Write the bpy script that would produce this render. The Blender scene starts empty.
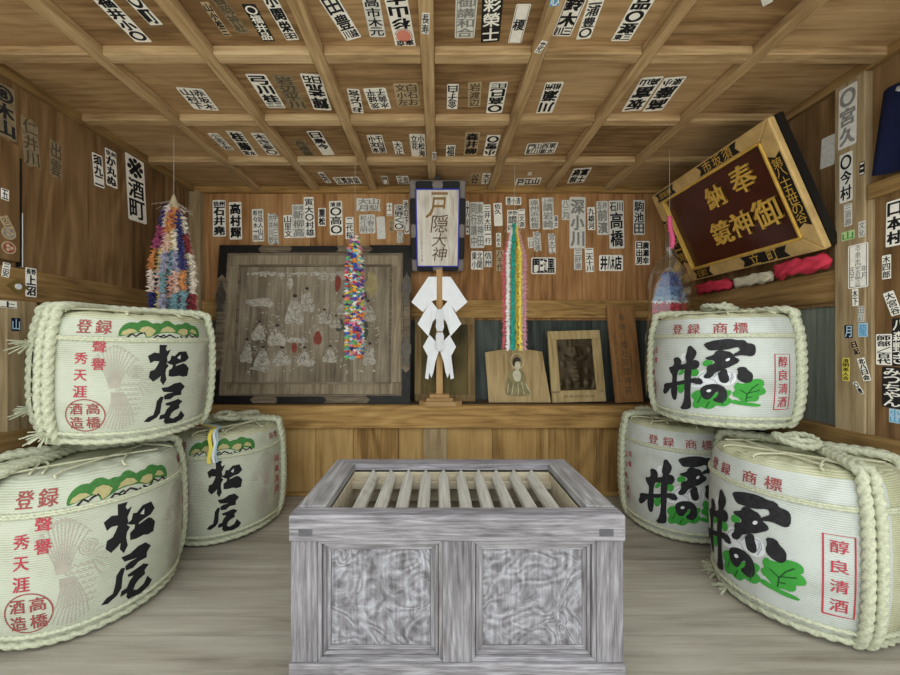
import bpy, bmesh, math, random
from mathutils import Vector, Matrix

SC = bpy.context.scene
COL = SC.collection
FPX, CX, CY, CAMZ = 362.0, 438.0, 342.0, 1.03          # focal length and principal point for the 900 x 675 frame

# ---------------------------------------------------------------- camera, sky, exposure
cam_data = bpy.data.cameras.new('camera')
cam_data.sensor_width = 36.0
cam_data.lens = 36.0 * FPX / 900.0
cam_data.shift_x = 12.0 / 900.0
cam_data.shift_y = 4.5 / 900.0
cam_data.clip_start = 0.02
cam = bpy.data.objects.new('camera', cam_data)
COL.objects.link(cam)
cam.location = (0, 0, CAMZ)
cam.rotation_euler = (math.radians(90), 0, 0)
SC.camera = cam

world = bpy.data.worlds.new('overcast_sky')
SC.world = world
world.use_nodes = True
bg = world.node_tree.nodes['Background']
bg.inputs[0].default_value = (0.93, 0.98, 1.0, 1)
bg.inputs[1].default_value = 1.0

SC.view_settings.view_transform = 'Standard'
SC.view_settings.look = 'None'
SC.view_settings.gamma = 1.0
SC.view_settings.exposure = 1.1
SC.view_settings.use_curve_mapping = False
SC.cycles.use_denoising = True
SC.cycles.max_bounces = 12
SC.cycles.diffuse_bounces = 6
SC.cycles.transparent_max_bounces = 12
SC.cycles.sample_clamp_indirect = 6.0

# light enters through the open front of the shrine: a portal guides the sky's samples there
pl = bpy.data.lights.new('open_front_portal', 'AREA')
pl.shape = 'RECTANGLE'
pl.size, pl.size_y = 3.6, 2.7
pl.cycles.is_portal = True
po = bpy.data.objects.new('open_front_portal', pl)
COL.objects.link(po)
po.location = (-0.04, 0.86, 0.92)
po.rotation_euler = (math.radians(90), 0, 0)

# ---------------------------------------------------------------- helpers
def lin(c):
    return tuple(((v / 255) / 12.92 if v / 255 <= 0.04045 else ((v / 255 + 0.055) / 1.055) ** 2.4) for v in c) + (1.0,)

def newmat(name):
    m = bpy.data.materials.new(name)
    m.use_nodes = True
    nt = m.node_tree
    b = nt.nodes['Principled BSDF']
    b.inputs['Specular IOR Level'].default_value = 0.25
    return m, nt, b

def plain(name, c, rough=0.8, metal=0.0, spec=0.25, var=0.0, vscale=30.0):
    """A plain coloured surface with slight procedural mottling."""
    m, nt, b = newmat(name)
    b.inputs['Roughness'].default_value = rough
    b.inputs['Metallic'].default_value = metal
    b.inputs['Specular IOR Level'].default_value = spec
    tc = nt.nodes.new('ShaderNodeTexCoord')
    n = nt.nodes.new('ShaderNodeTexNoise')
    n.inputs['Scale'].default_value = vscale
    n.inputs['Detail'].default_value = 4
    nt.links.new(tc.outputs['Object'], n.inputs['Vector'])
    r = nt.nodes.new('ShaderNodeValToRGB')
    col = lin(c)
    k = 1 - max(var, 0.04)
    r.color_ramp.elements[0].position = 0.3
    r.color_ramp.elements[0].color = (col[0] * k, col[1] * k, col[2] * k, 1)
    r.color_ramp.elements[1].position = 0.62
    r.color_ramp.elements[1].color = col
    nt.links.new(n.outputs['Fac'], r.inputs['Fac'])
    nt.links.new(r.outputs['Color'], b.inputs['Base Color'])
    return m

def wood(name, dark, mid, light, axis=0, fine=1.0, rough=0.75, rnd=0.35, ring=0.25, bump=0.12, warp=0.5, spec=0.2, blotch=0.25, rings=60.0):
    """Procedural wood: stretched fibre noise, cathedral rings and a tone of its own for every board."""
    m, nt, b = newmat(name)
    N, L = nt.nodes, nt.links
    b.inputs['Roughness'].default_value = rough
    b.inputs['Specular IOR Level'].default_value = spec
    tc = N.new('ShaderNodeTexCoord')
    geo = N.new('ShaderNodeNewGeometry')
    off = N.new('ShaderNodeVectorMath'); off.operation = 'SCALE'
    off.inputs[0].default_value = (13.7, 9.1, 17.3)
    L.new(geo.outputs['Random Per Island'], off.inputs['Scale'])
    add = N.new('ShaderNodeVectorMath'); add.operation = 'ADD'
    L.new(tc.outputs['Object'], add.inputs[0]); L.new(off.outputs[0], add.inputs[1])
    mp = N.new('ShaderNodeMapping')
    sc = [22.0 * fine] * 3; sc[axis] = 1.3 * fine
    mp.inputs['Scale'].default_value = sc
    L.new(add.outputs[0], mp.inputs['Vector'])
    n1 = N.new('ShaderNodeTexNoise')
    n1.inputs['Scale'].default_value = 2.2; n1.inputs['Detail'].default_value = 7
    n1.inputs['Roughness'].default_value = 0.68; n1.inputs['Distortion'].default_value = warp * 0.6
    L.new(mp.outputs[0], n1.inputs['Vector'])
    mp2 = N.new('ShaderNodeMapping')
    s2 = [4.2 * fine] * 3; s2[axis] = 0.9 * fine
    mp2.inputs['Scale'].default_value = s2
    L.new(add.outputs[0], mp2.inputs['Vector'])
    n2 = N.new('ShaderNodeTexNoise')
    n2.inputs['Scale'].default_value = 1.0; n2.inputs['Detail'].default_value = 2
    n2.inputs['Distortion'].default_value = warp
    L.new(mp2.outputs[0], n2.inputs['Vector'])
    mu = N.new('ShaderNodeMath'); mu.operation = 'MULTIPLY'; mu.inputs[1].default_value = rings
    L.new(n2.outputs['Fac'], mu.inputs[0])
    sn = N.new('ShaderNodeMath'); sn.operation = 'SINE'
    L.new(mu.outputs[0], sn.inputs[0])
    def mad(a, k, c):
        x = N.new('ShaderNodeMath'); x.operation = 'MULTIPLY_ADD'
        L.new(a, x.inputs[0]); x.inputs[1].default_value = k
        if isinstance(c, float): x.inputs[2].default_value = c
        else: L.new(c, x.inputs[2])
        return x.outputs[0]
    n3 = N.new('ShaderNodeTexNoise')
    n3.inputs['Scale'].default_value = 2.6; n3.inputs['Detail'].default_value = 3
    L.new(add.outputs[0], n3.inputs['Vector'])
    f = mad(n1.outputs['Fac'], 1.5, -0.25)
    f = mad(sn.outputs[0], ring * 0.3, f)
    f = mad(n3.outputs['Fac'], blotch * 2, f)
    f = mad(geo.outputs['Random Per Island'], rnd, f)
    f = mad(f, 1.0, -(rnd * 0.5 + blotch))
    r = N.new('ShaderNodeValToRGB')
    e = r.color_ramp.elements
    e[0].position = 0.12; e[0].color = lin(dark)
    e[1].position = 0.92; e[1].color = lin(light)
    k = e.new(0.5); k.color = lin(mid)
    L.new(f, r.inputs['Fac'])
    L.new(r.outputs['Color'], b.inputs['Base Color'])
    bp = N.new('ShaderNodeBump'); bp.inputs['Strength'].default_value = bump; bp.inputs['Distance'].default_value = 0.01
    L.new(f, bp.inputs['Height']); L.new(bp.outputs[0], b.inputs['Normal'])
    return m

def burl(name, dark, mid, light):
    """Swirling, knotty grain of a burl board."""
    m, nt, b = newmat(name)
    N, L = nt.nodes, nt.links
    b.inputs['Roughness'].default_value = 0.8
    tc = N.new('ShaderNodeTexCoord')
    n0 = N.new('ShaderNodeTexNoise'); n0.inputs['Scale'].default_value = 5.0; n0.inputs['Detail'].default_value = 2; n0.inputs['Distortion'].default_value = 1.2
    L.new(tc.outputs['Object'], n0.inputs['Vector'])
    mu = N.new('ShaderNodeMath'); mu.operation = 'MULTIPLY'; mu.inputs[1].default_value = 75.0
    L.new(n0.outputs['Fac'], mu.inputs[0])
    sn = N.new('ShaderNodeMath'); sn.operation = 'SINE'; L.new(mu.outputs[0], sn.inputs[0])
    n1 = N.new('ShaderNodeTexNoise'); n1.inputs['Scale'].default_value = 16.0; n1.inputs['Detail'].default_value = 8; n1.inputs['Roughness'].default_value = 0.7; n1.inputs['Distortion'].default_value = 2.2
    L.new(tc.outputs['Object'], n1.inputs['Vector'])
    mp = N.new('ShaderNodeMapping'); mp.inputs['Scale'].default_value = (110, 110, 7)
    L.new(tc.outputs['Object'], mp.inputs['Vector'])
    n2 = N.new('ShaderNodeTexNoise'); n2.inputs['Scale'].default_value = 1.0; n2.inputs['Detail'].default_value = 4
    L.new(mp.outputs[0], n2.inputs['Vector'])
    a = N.new('ShaderNodeMath'); a.operation = 'MULTIPLY_ADD'; a.inputs[1].default_value = 0.09; L.new(sn.outputs[0], a.inputs[0]); L.new(n1.outputs['Fac'], a.inputs[2])
    c = N.new('ShaderNodeMath'); c.operation = 'MULTIPLY_ADD'; c.inputs[1].default_value = 0.45; L.new(n2.outputs['Fac'], c.inputs[0]); L.new(a.outputs[0], c.inputs[2])
    r = N.new('ShaderNodeValToRGB')
    e = r.color_ramp.elements
    e[0].position = 0.5; e[0].color = lin(dark); e[1].position = 0.98; e[1].color = lin(light)
    k = e.new(0.72); k.color = lin(mid)
    L.new(c.outputs[0], r.inputs['Fac']); L.new(r.outputs['Color'], b.inputs['Base Color'])
    bp = N.new('ShaderNodeBump'); bp.inputs['Strength'].default_value = 0.5; bp.inputs['Distance'].default_value = 0.01
    L.new(c.outputs[0], bp.inputs['Height']); L.new(bp.outputs[0], b.inputs['Normal'])
    return m

class MB:
    """Collects shapes for ONE mesh object."""
    def __init__(s):
        s.v, s.f, s.m = [], [], []
    def add(s, vs, fs, m=0, M=None):
        o = len(s.v)
        s.v += [tuple(M @ Vector(p)) if M is not None else tuple(p) for p in vs]
        s.f += [tuple(o + i for i in f) for f in fs]
        s.m += [m] * len(fs)
        return s
    def box(s, x0, x1, y0, y1, z0, z1, m=0, M=None):
        vs = [(x, y, z) for z in (z0, z1) for y in (y0, y1) for x in (x0, x1)]
        return s.add(vs, [(0, 2, 3, 1), (4, 5, 7, 6), (0, 1, 5, 4), (2, 6, 7, 3), (0, 4, 6, 2), (1, 3, 7, 5)], m, M)
    def prism(s, poly, z0, z1, m=0, M=None):
        """poly in local x,y extruded over z0..z1; winding is put right."""
        ar = sum(poly[i][0] * poly[(i + 1) % len(poly)][1] - poly[(i + 1) % len(poly)][0] * poly[i][1] for i in range(len(poly)))
        if ar < 0: poly = poly[::-1]
        n = len(poly)
        vs = [(x, y, z0) for x, y in poly] + [(x, y, z1) for x, y in poly]
        fs = [tuple(range(n - 1, -1, -1)), tuple(range(n, 2 * n))] + [(i, (i + 1) % n, n + (i + 1) % n, n + i) for i in range(n)]
        return s.add(vs, fs, m, M)
    def tube(s, pts, r, seg=8, m=0, M=None, cap=True):
        vs, fs = sweep(pts, lambda k, a: r, seg)
        if cap:
            n = len(pts)
            fs.append(tuple(range(seg - 1, -1, -1))); fs.append(tuple((n - 1) * seg + i for i in range(seg)))
        return s.add(vs, fs, m, M)
    def lathe(s, prof, seg=32, m=0, M=None):
        vs, fs = [], []
        for r, z in prof:
            vs += [(r * math.cos(2 * math.pi * i / seg), r * math.sin(2 * math.pi * i / seg), z) for i in range(seg)]
        for k in range(len(prof) - 1):
            for i in range(seg):
                j = (i + 1) % seg
                fs.append((k * seg + i, k * seg + j, (k + 1) * seg + j, (k + 1) * seg + i))
        return s.add(vs, fs, m, M)
    def build(s, name, mats, parent=None, smooth=False, bevel=0.0, loc=None):
        me = bpy.data.meshes.new(name)
        me.from_pydata(s.v, [], s.f)
        if not isinstance(mats, (list, tuple)): mats = [mats]
        for m in mats: me.materials.append(m)
        me.polygons.foreach_set('material_index', s.m)
        if smooth: me.polygons.foreach_set('use_smooth', [True] * len(s.f))
        me.update()
        o = bpy.data.objects.new(name, me)
        COL.objects.link(o)
        if parent is not None: o.parent = parent
        if loc is not None: o.location = loc
        if bevel:
            b = o.modifiers.new('edge', 'BEVEL'); b.width = bevel; b.segments = 2; b.limit_method = 'ANGLE'; b.angle_limit = math.radians(40)
        return o

def sweep(pts, rad, seg):
    """Tube skin along pts with parallel transport; rad(k, angle)."""
    P = [Vector(p) for p in pts]
    n = len(P)
    T = [(P[min(i + 1, n - 1)] - P[max(i - 1, 0)]).normalized() for i in range(n)]
    ref = Vector((0, 0, 1)) if abs(T[0].z) < 0.9 else Vector((1, 0, 0))
    N = (ref - T[0] * ref.dot(T[0])).normalized()
    vs, fs = [], []
    for k in range(n):
        N = (N - T[k] * N.dot(T[k])).normalized()
        B = T[k].cross(N)
        for i in range(seg):
            a = 2 * math.pi * i / seg
            r = rad(k, a)
            vs.append(tuple(P[k] + N * (r * math.cos(a)) + B * (r * math.sin(a))))
    for k in range(n - 1):
        for i in range(seg):
            j = (i + 1) % seg
            fs.append((k * seg + i, k * seg + j, (k + 1) * seg + j, (k + 1) * seg + i))
    return vs, fs

def resample(pts, step):
    P = [Vector(p) for p in pts]
    # Catmull-Rom through the points
    out = []
    n = len(P)
    for i in range(n - 1):
        p0, p1, p2, p3 = P[max(i - 1, 0)], P[i], P[i + 1], P[min(i + 2, n - 1)]
        k = max(1, int(math.ceil((p2 - p1).length / step)))
        for j in range(k):
            t = j / k
            out.append(0.5 * ((2 * p1) + (p2 - p0) * t + (2 * p0 - 5 * p1 + 4 * p2 - p3) * t * t + (3 * p1 - p0 - 3 * p2 + p3) * t ** 3))
    out.append(P[-1])
    return out

def rope(mb, pts, r, pitch=None, m=0, step=0.008, seg=15, lobes=3):
    """A laid rope: a three-lobed section that turns along its length."""
    pitch = pitch or r * 6.0
    P = resample(pts, step)
    d = [0.0]
    for i in range(1, len(P)): d.append(d[-1] + (P[i] - P[i - 1]).length)
    def rad(k, a):
        w = lobes * (a - 2 * math.pi * d[k] / pitch)
        return r * (0.60 + 0.46 * abs(math.cos(w / 2)))
    vs, fs = sweep(P, rad, seg)
    n = len(P)
    fs.append(tuple(range(seg - 1, -1, -1))); fs.append(tuple((n - 1) * seg + i for i in range(seg)))
    mb.add(vs, fs, m)

def empty(name, loc=(0, 0, 0), rot=(0, 0, 0)):
    o = bpy.data.objects.new(name, None)
    o.empty_display_size = 0.1
    COL.objects.link(o)
    o.location = loc; o.rotation_euler = rot
    return o

def tag(o, label, cat, group=None, kind=None):
    o['label'] = label; o['category'] = cat
    if group: o['group'] = group
    if kind: o['kind'] = kind
    return o

def structure(o):
    o['kind'] = 'structure'
    return o

def at(px, py, Y):
    """The point at depth Y that the photograph shows at pixel (px, py)."""
    return Vector(((px - CX) / FPX * Y, Y, CAMZ + (CY - py) / FPX * Y))

def chaikin(p, n=1):
    for _ in range(n):
        q = []
        for i in range(len(p)):
            a, b = p[i], p[(i + 1) % len(p)]
            q += [(a[0] * .75 + b[0] * .25, a[1] * .75 + b[1] * .25), (a[0] * .25 + b[0] * .75, a[1] * .25 + b[1] * .75)]
        p = q
    return p

def fatten(p, d):
    """Move an outline outwards by d."""
    n = len(p)
    ar = sum(p[i][0] * p[(i + 1) % n][1] - p[(i + 1) % n][0] * p[i][1] for i in range(n))
    sg = 1 if ar > 0 else -1
    out = []
    for i in range(n):
        a, b = p[i - 1], p[(i + 1) % n]
        dx, dy = b[0] - a[0], b[1] - a[1]
        l = math.hypot(dx, dy) or 1
        out.append((p[i][0] + sg * dy / l * d, p[i][1] - sg * dx / l * d))
    return out

def ellipse(cx, cy, rx, ry, n=20, a0=0.0):
    return [(cx + rx * math.cos(a0 + 2 * math.pi * i / n), cy + ry * math.sin(a0 + 2 * math.pi * i / n)) for i in range(n)]

def strip(pts, w):
    """Polyline to a list of quads of width w."""
    out = []
    n = len(pts)
    nr = []
    for i in range(n):
        a, b = pts[max(i - 1, 0)], pts[min(i + 1, n - 1)]
        dx, dy = b[0] - a[0], b[1] - a[1]
        l = math.hypot(dx, dy) or 1
        nr.append((-dy / l * w / 2, dx / l * w / 2))
    for i in range(n - 1):
        a, b = pts[i], pts[i + 1]
        out.append([(a[0] - nr[i][0], a[1] - nr[i][1]), (b[0] - nr[i + 1][0], b[1] - nr[i + 1][1]), (b[0] + nr[i + 1][0], b[1] + nr[i + 1][1]), (a[0] + nr[i][0], a[1] + nr[i][1])])
    return out

_glyph = {}
_base = {}
class Poly(list):
    k = 0
def glyph(ch, bold=0.0):
    """2D faces of one character in a unit box centred on 0."""
    k = (ch, bold)
    if k in _glyph: return _glyph[k]
    c = bpy.data.curves.new('lettering', 'FONT')
    c.body = ch; c.size = 1.0; c.resolution_u = 2
    o = bpy.data.objects.new('lettering', c)
    COL.objects.link(o)
    e = o.evaluated_get(bpy.context.evaluated_depsgraph_get())
    me = e.to_mesh()
    vs = [(v.co.x, v.co.y) for v in me.vertices]
    fs = [tuple(p.vertices) for p in me.polygons]
    e.to_mesh_clear()
    bpy.data.objects.remove(o); bpy.data.curves.remove(c)
    if vs:
        x0, x1 = min(v[0] for v in vs), max(v[0] for v in vs)
        y0, y1 = min(v[1] for v in vs), max(v[1] for v in vs)
        s = 1.0
        cx, cy = (x0 + x1) / 2, (y0 + y1) / 2
        w, h = (x1 - x0) or 1, (y1 - y0) or 1
        vs = [((x - cx) / max(w, h * 0.62), (y - cy) / max(h, w * 0.62)) for x, y in vs]
    if bold > 0 and vs:                     # a heavier brush: the same strokes laid down again, slightly shifted
        base_v, base_f = vs, fs
        _base[k] = len(base_f)
        vs, fs = [], []
        for dx, dy in ((0, 0), (bold, bold * .6), (-bold, bold * .6), (bold, -bold * .6), (-bold, -bold * .6)):
            o_ = len(vs)
            vs = vs + [(x * (1 - bold) + dx, y * (1 - bold) + dy) for x, y in base_v]
            fs = fs + [tuple(o_ + i for i in f_) for f_ in base_f]
    _glyph[k] = (vs, fs)
    return _glyph[k]

def letters(text, w, h, bold=0.02, fill=0.86):
    """Vertical lettering filling a w x h area centred on 0: rows parted by spaces, columns by | (first column at the right)."""
    polys = []
    cols = text.split('|')
    cw = w / len(cols)
    for ci, col in enumerate(cols):
        cx = w / 2 - cw * (ci + 0.5)
        rows = col.split(' ')
        hs = [1.0 if len(r) == 1 else 0.55 for r in rows]
        tot = sum(hs)
        y = h / 2
        for r, hh in zip(rows, hs):
            rh = h * hh / tot
            cwid = cw / len(r)
            for i, ch in enumerate(r):
                if ch != '_':
                    vs, fs = glyph(ch, bold)
                    gx = cx - cw / 2 + cwid * (i + 0.5)
                    sx, sy = cwid * fill, rh * fill
                    pv = [(gx + x * sx, y - rh / 2 + yy * sy) for x, yy in vs]
                    nb = _base.get((ch, bold), 10 ** 9)
                    for fi, f in enumerate(fs):
                        q = Poly(pv[k] for k in f); q.k = fi // nb
                        polys.append(q)
            y -= rh
    return polys

# ---------------------------------------------------------------- materials
M_ceil = wood('ceiling_boards', (116, 88, 56), (160, 128, 88), (186, 154, 112), axis=0, fine=0.9, rnd=0.5, ring=0.22, blotch=0.4)
M_rib = wood('ceiling_rib_wood', (136, 108, 72), (178, 148, 106), (206, 180, 138), axis=1, fine=1.2, rnd=0.25, ring=0.15)
M_ribx = wood('ceiling_cross_rib_wood', (136, 108, 72), (182, 152, 110), (210, 184, 142), axis=0, fine=1.2, rnd=0.4, ring=0.15)
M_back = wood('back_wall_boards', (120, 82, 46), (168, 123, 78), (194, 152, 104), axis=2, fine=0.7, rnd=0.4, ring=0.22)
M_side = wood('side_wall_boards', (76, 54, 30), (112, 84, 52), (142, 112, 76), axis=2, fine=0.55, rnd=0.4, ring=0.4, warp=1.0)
M_post = wood('post_wood', (120, 100, 70), (160, 139, 104), (186, 166, 132), axis=2, fine=0.8, rnd=0.2, ring=0.2)
M_beamx = wood('beam_wood', (116, 86, 48), (168, 132, 78), (200, 166, 108), axis=0, fine=0.9, rnd=0.2, ring=0.3)
M_beamy = wood('side_beam_wood', (98, 72, 42), (142, 112, 68), (170, 140, 94), axis=1, fine=0.9, rnd=0.2, ring=0.25)
M_low = wood('lower_wall_boards', (116, 86, 48), (164, 130, 78), (188, 156, 102), axis=2, fine=0.6, rnd=0.35, ring=0.25)
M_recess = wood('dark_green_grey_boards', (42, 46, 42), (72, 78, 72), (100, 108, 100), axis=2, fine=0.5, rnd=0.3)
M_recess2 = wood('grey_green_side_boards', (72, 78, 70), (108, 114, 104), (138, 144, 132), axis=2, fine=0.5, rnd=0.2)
M_floor = wood('floor_boards', (124, 117, 102), (156, 149, 134), (176, 170, 155), axis=0, fine=0.65, rnd=0.3, ring=0.28, bump=0.05, rings=42.0)
M_grey = wood('weathered_grey_wood', (80, 76, 77), (134, 130, 132), (182, 180, 183), axis=0, fine=2.4, rnd=0.15, ring=0.12, bump=0.3)
M_greyv = wood('weathered_grey_upright_wood', (76, 72, 73), (126, 122, 124), (172, 170, 173), axis=2, fine=2.4, rnd=0.15, ring=0.12, bump=0.3)
M_burl = burl('weathered_burl_wood', (88, 85, 87), (128, 125, 128), (170, 170, 174))
M_slat = wood('pale_slat_wood', (146, 142, 130), (192, 188, 176), (214, 210, 200), axis=1, fine=1.5, rnd=0.25)
M_slatx = wood('pale_inner_wood', (164, 150, 122), (204, 192, 164), (222, 212, 188), axis=0, fine=1.0, rnd=0.2)
M_darkgap = plain('dark_gap', (30, 25, 20))
M_straw = plain('straw_rope', (194, 196, 168), 0.9, var=0.3, vscale=120)
M_cord = plain('thin_straw_cord', (196, 194, 164), 0.9, var=0.2, vscale=160)
M_black = plain('black_ink', (26, 25, 27), 0.75, var=0.2)
M_softblack = plain('washed_black_ink', (44, 43, 45), 0.8, var=0.5, vscale=60)
M_red = plain('red_print', (178, 62, 74), 0.8, var=0.15)
M_wine = plain('dark_red_print', (150, 74, 70), 0.8, var=0.15)
M_leaf = plain('green_print', (62, 150, 58), 0.8, var=0.15)
M_leafline = plain('dark_green_line', (30, 74, 36), 0.8)
M_pine = plain('pine_green_print', (62, 114, 54), 0.8, var=0.25, vscale=90)
M_tan = plain('tan_print', (172, 162, 112), 0.8, var=0.15, vscale=90)
M_phx = plain('pale_brown_print_line', (168, 160, 146), 0.85)
M_wprint = plain('white_print', (214, 216, 215), 0.8)
M_wline = plain('grey_print_line', (150, 152, 160), 0.8)
M_paper = plain('white_paper', (238, 240, 240), 0.7, var=0.06)
M_slipw = plain('name_slip_paper', (248, 244, 232), 0.75, var=0.12, vscale=50)
M_slipg = plain('grey_name_slip_paper', (226, 224, 214), 0.8, var=0.2, vscale=60)
M_slipt = plain('tanned_name_slip_paper', (190, 168, 132), 0.8, var=0.25, vscale=40)
M_slipf = plain('faded_name_slip_paper', (150, 134, 104), 0.85, var=0.4, vscale=40)
M_slipk = plain('black_name_slip_paper', (34, 32, 31), 0.75, var=0.2)
M_inkgrey = plain('faded_grey_ink', (142, 140, 133), 0.8, var=0.25, vscale=80)
M_inkbrown = plain('faded_brown_ink', (92, 78, 58), 0.8, var=0.3, vscale=80)
M_pinkink = plain('vermilion_ink', (226, 142, 122), 0.8, var=0.1)
M_yellow = plain('yellow_paper', (226, 208, 84), 0.7)
M_bluep = plain('light_blue_paper', (176, 206, 222), 0.7)
M_blue = plain('blue_sticker', (92, 164, 206), 0.6)
M_navy = plain('navy_cloth', (14, 20, 50), 0.95, var=0.25, vscale=60)
M_nblue = plain('blue_edge_paint', (52, 58, 176), 0.6)
M_gold = plain('gold_leaf', (226, 184, 88), 0.4, metal=0.3, var=0.2)
M_goldpaint = plain('gold_paint', (206, 172, 112), 0.5, metal=0.15, var=0.3, vscale=14)
M_lacq = plain('dark_red_lacquer', (70, 26, 18), 0.3, spec=0.5, var=0.3, vscale=10)
M_blacklac = plain('black_lacquer', (20, 17, 15), 0.4, spec=0.4)
M_pinkcloth = plain('pink_red_cloth', (196, 54, 74), 0.85, var=0.2)
M_thread = plain('pale_thread', (190, 182, 168), 0.8)

def weave(name, c, c2, rows, strength=0.25):
    """Cloth or straw with fine level courses."""
    m, nt, b = newmat(name)
    N, L = nt.nodes, nt.links
    b.inputs['Roughness'].default_value = 0.85
    tc = N.new('ShaderNodeTexCoord')
    wv = N.new('ShaderNodeTexWave'); wv.bands_direction = 'Z'
    wv.inputs['Scale'].default_value = rows; wv.inputs['Distortion'].default_value = 1.2
    wv.inputs['Detail'].default_value = 2; wv.inputs['Detail Scale'].default_value = 3
    L.new(tc.outputs['Object'], wv.inputs['Vector'])
    n = N.new('ShaderNodeTexNoise'); n.inputs['Scale'].default_value = 9; n.inputs['Detail'].default_value = 7
    L.new(tc.outputs['Object'], n.inputs['Vector'])
    mx = N.new('ShaderNodeMath'); mx.operation = 'MULTIPLY_ADD'; mx.inputs[1].default_value = 0.35
    L.new(wv.outputs['Fac'], mx.inputs[0]); L.new(n.outputs['Fac'], mx.inputs[2])
    r = N.new('ShaderNodeValToRGB')
    r.color_ramp.elements[0].position = 0.35; r.color_ramp.elements[0].color = lin(c2)
    r.color_ramp.elements[1].position = 0.75; r.color_ramp.elements[1].color = lin(c)
    L.new(mx.outputs[0], r.inputs['Fac']); L.new(r.outputs['Color'], b.inputs['Base Color'])
    bp = N.new('ShaderNodeBump'); bp.inputs['Strength'].default_value = strength; bp.inputs['Distance'].default_value = 0.004
    L.new(wv.outputs['Fac'], bp.inputs['Height']); L.new(bp.outputs[0], b.inputs['Normal'])
    return m
M_wrapw = weave('white_barrel_wrapping', (194, 198, 191), (160, 163, 152), 42, 0.12)
M_wrapc = weave('cream_barrel_wrapping', (184, 187, 168), (154, 157, 135), 42, 0.12)
M_komo = weave('straw_matting', (192, 192, 160), (152, 152, 116), 45, 0.5)
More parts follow.
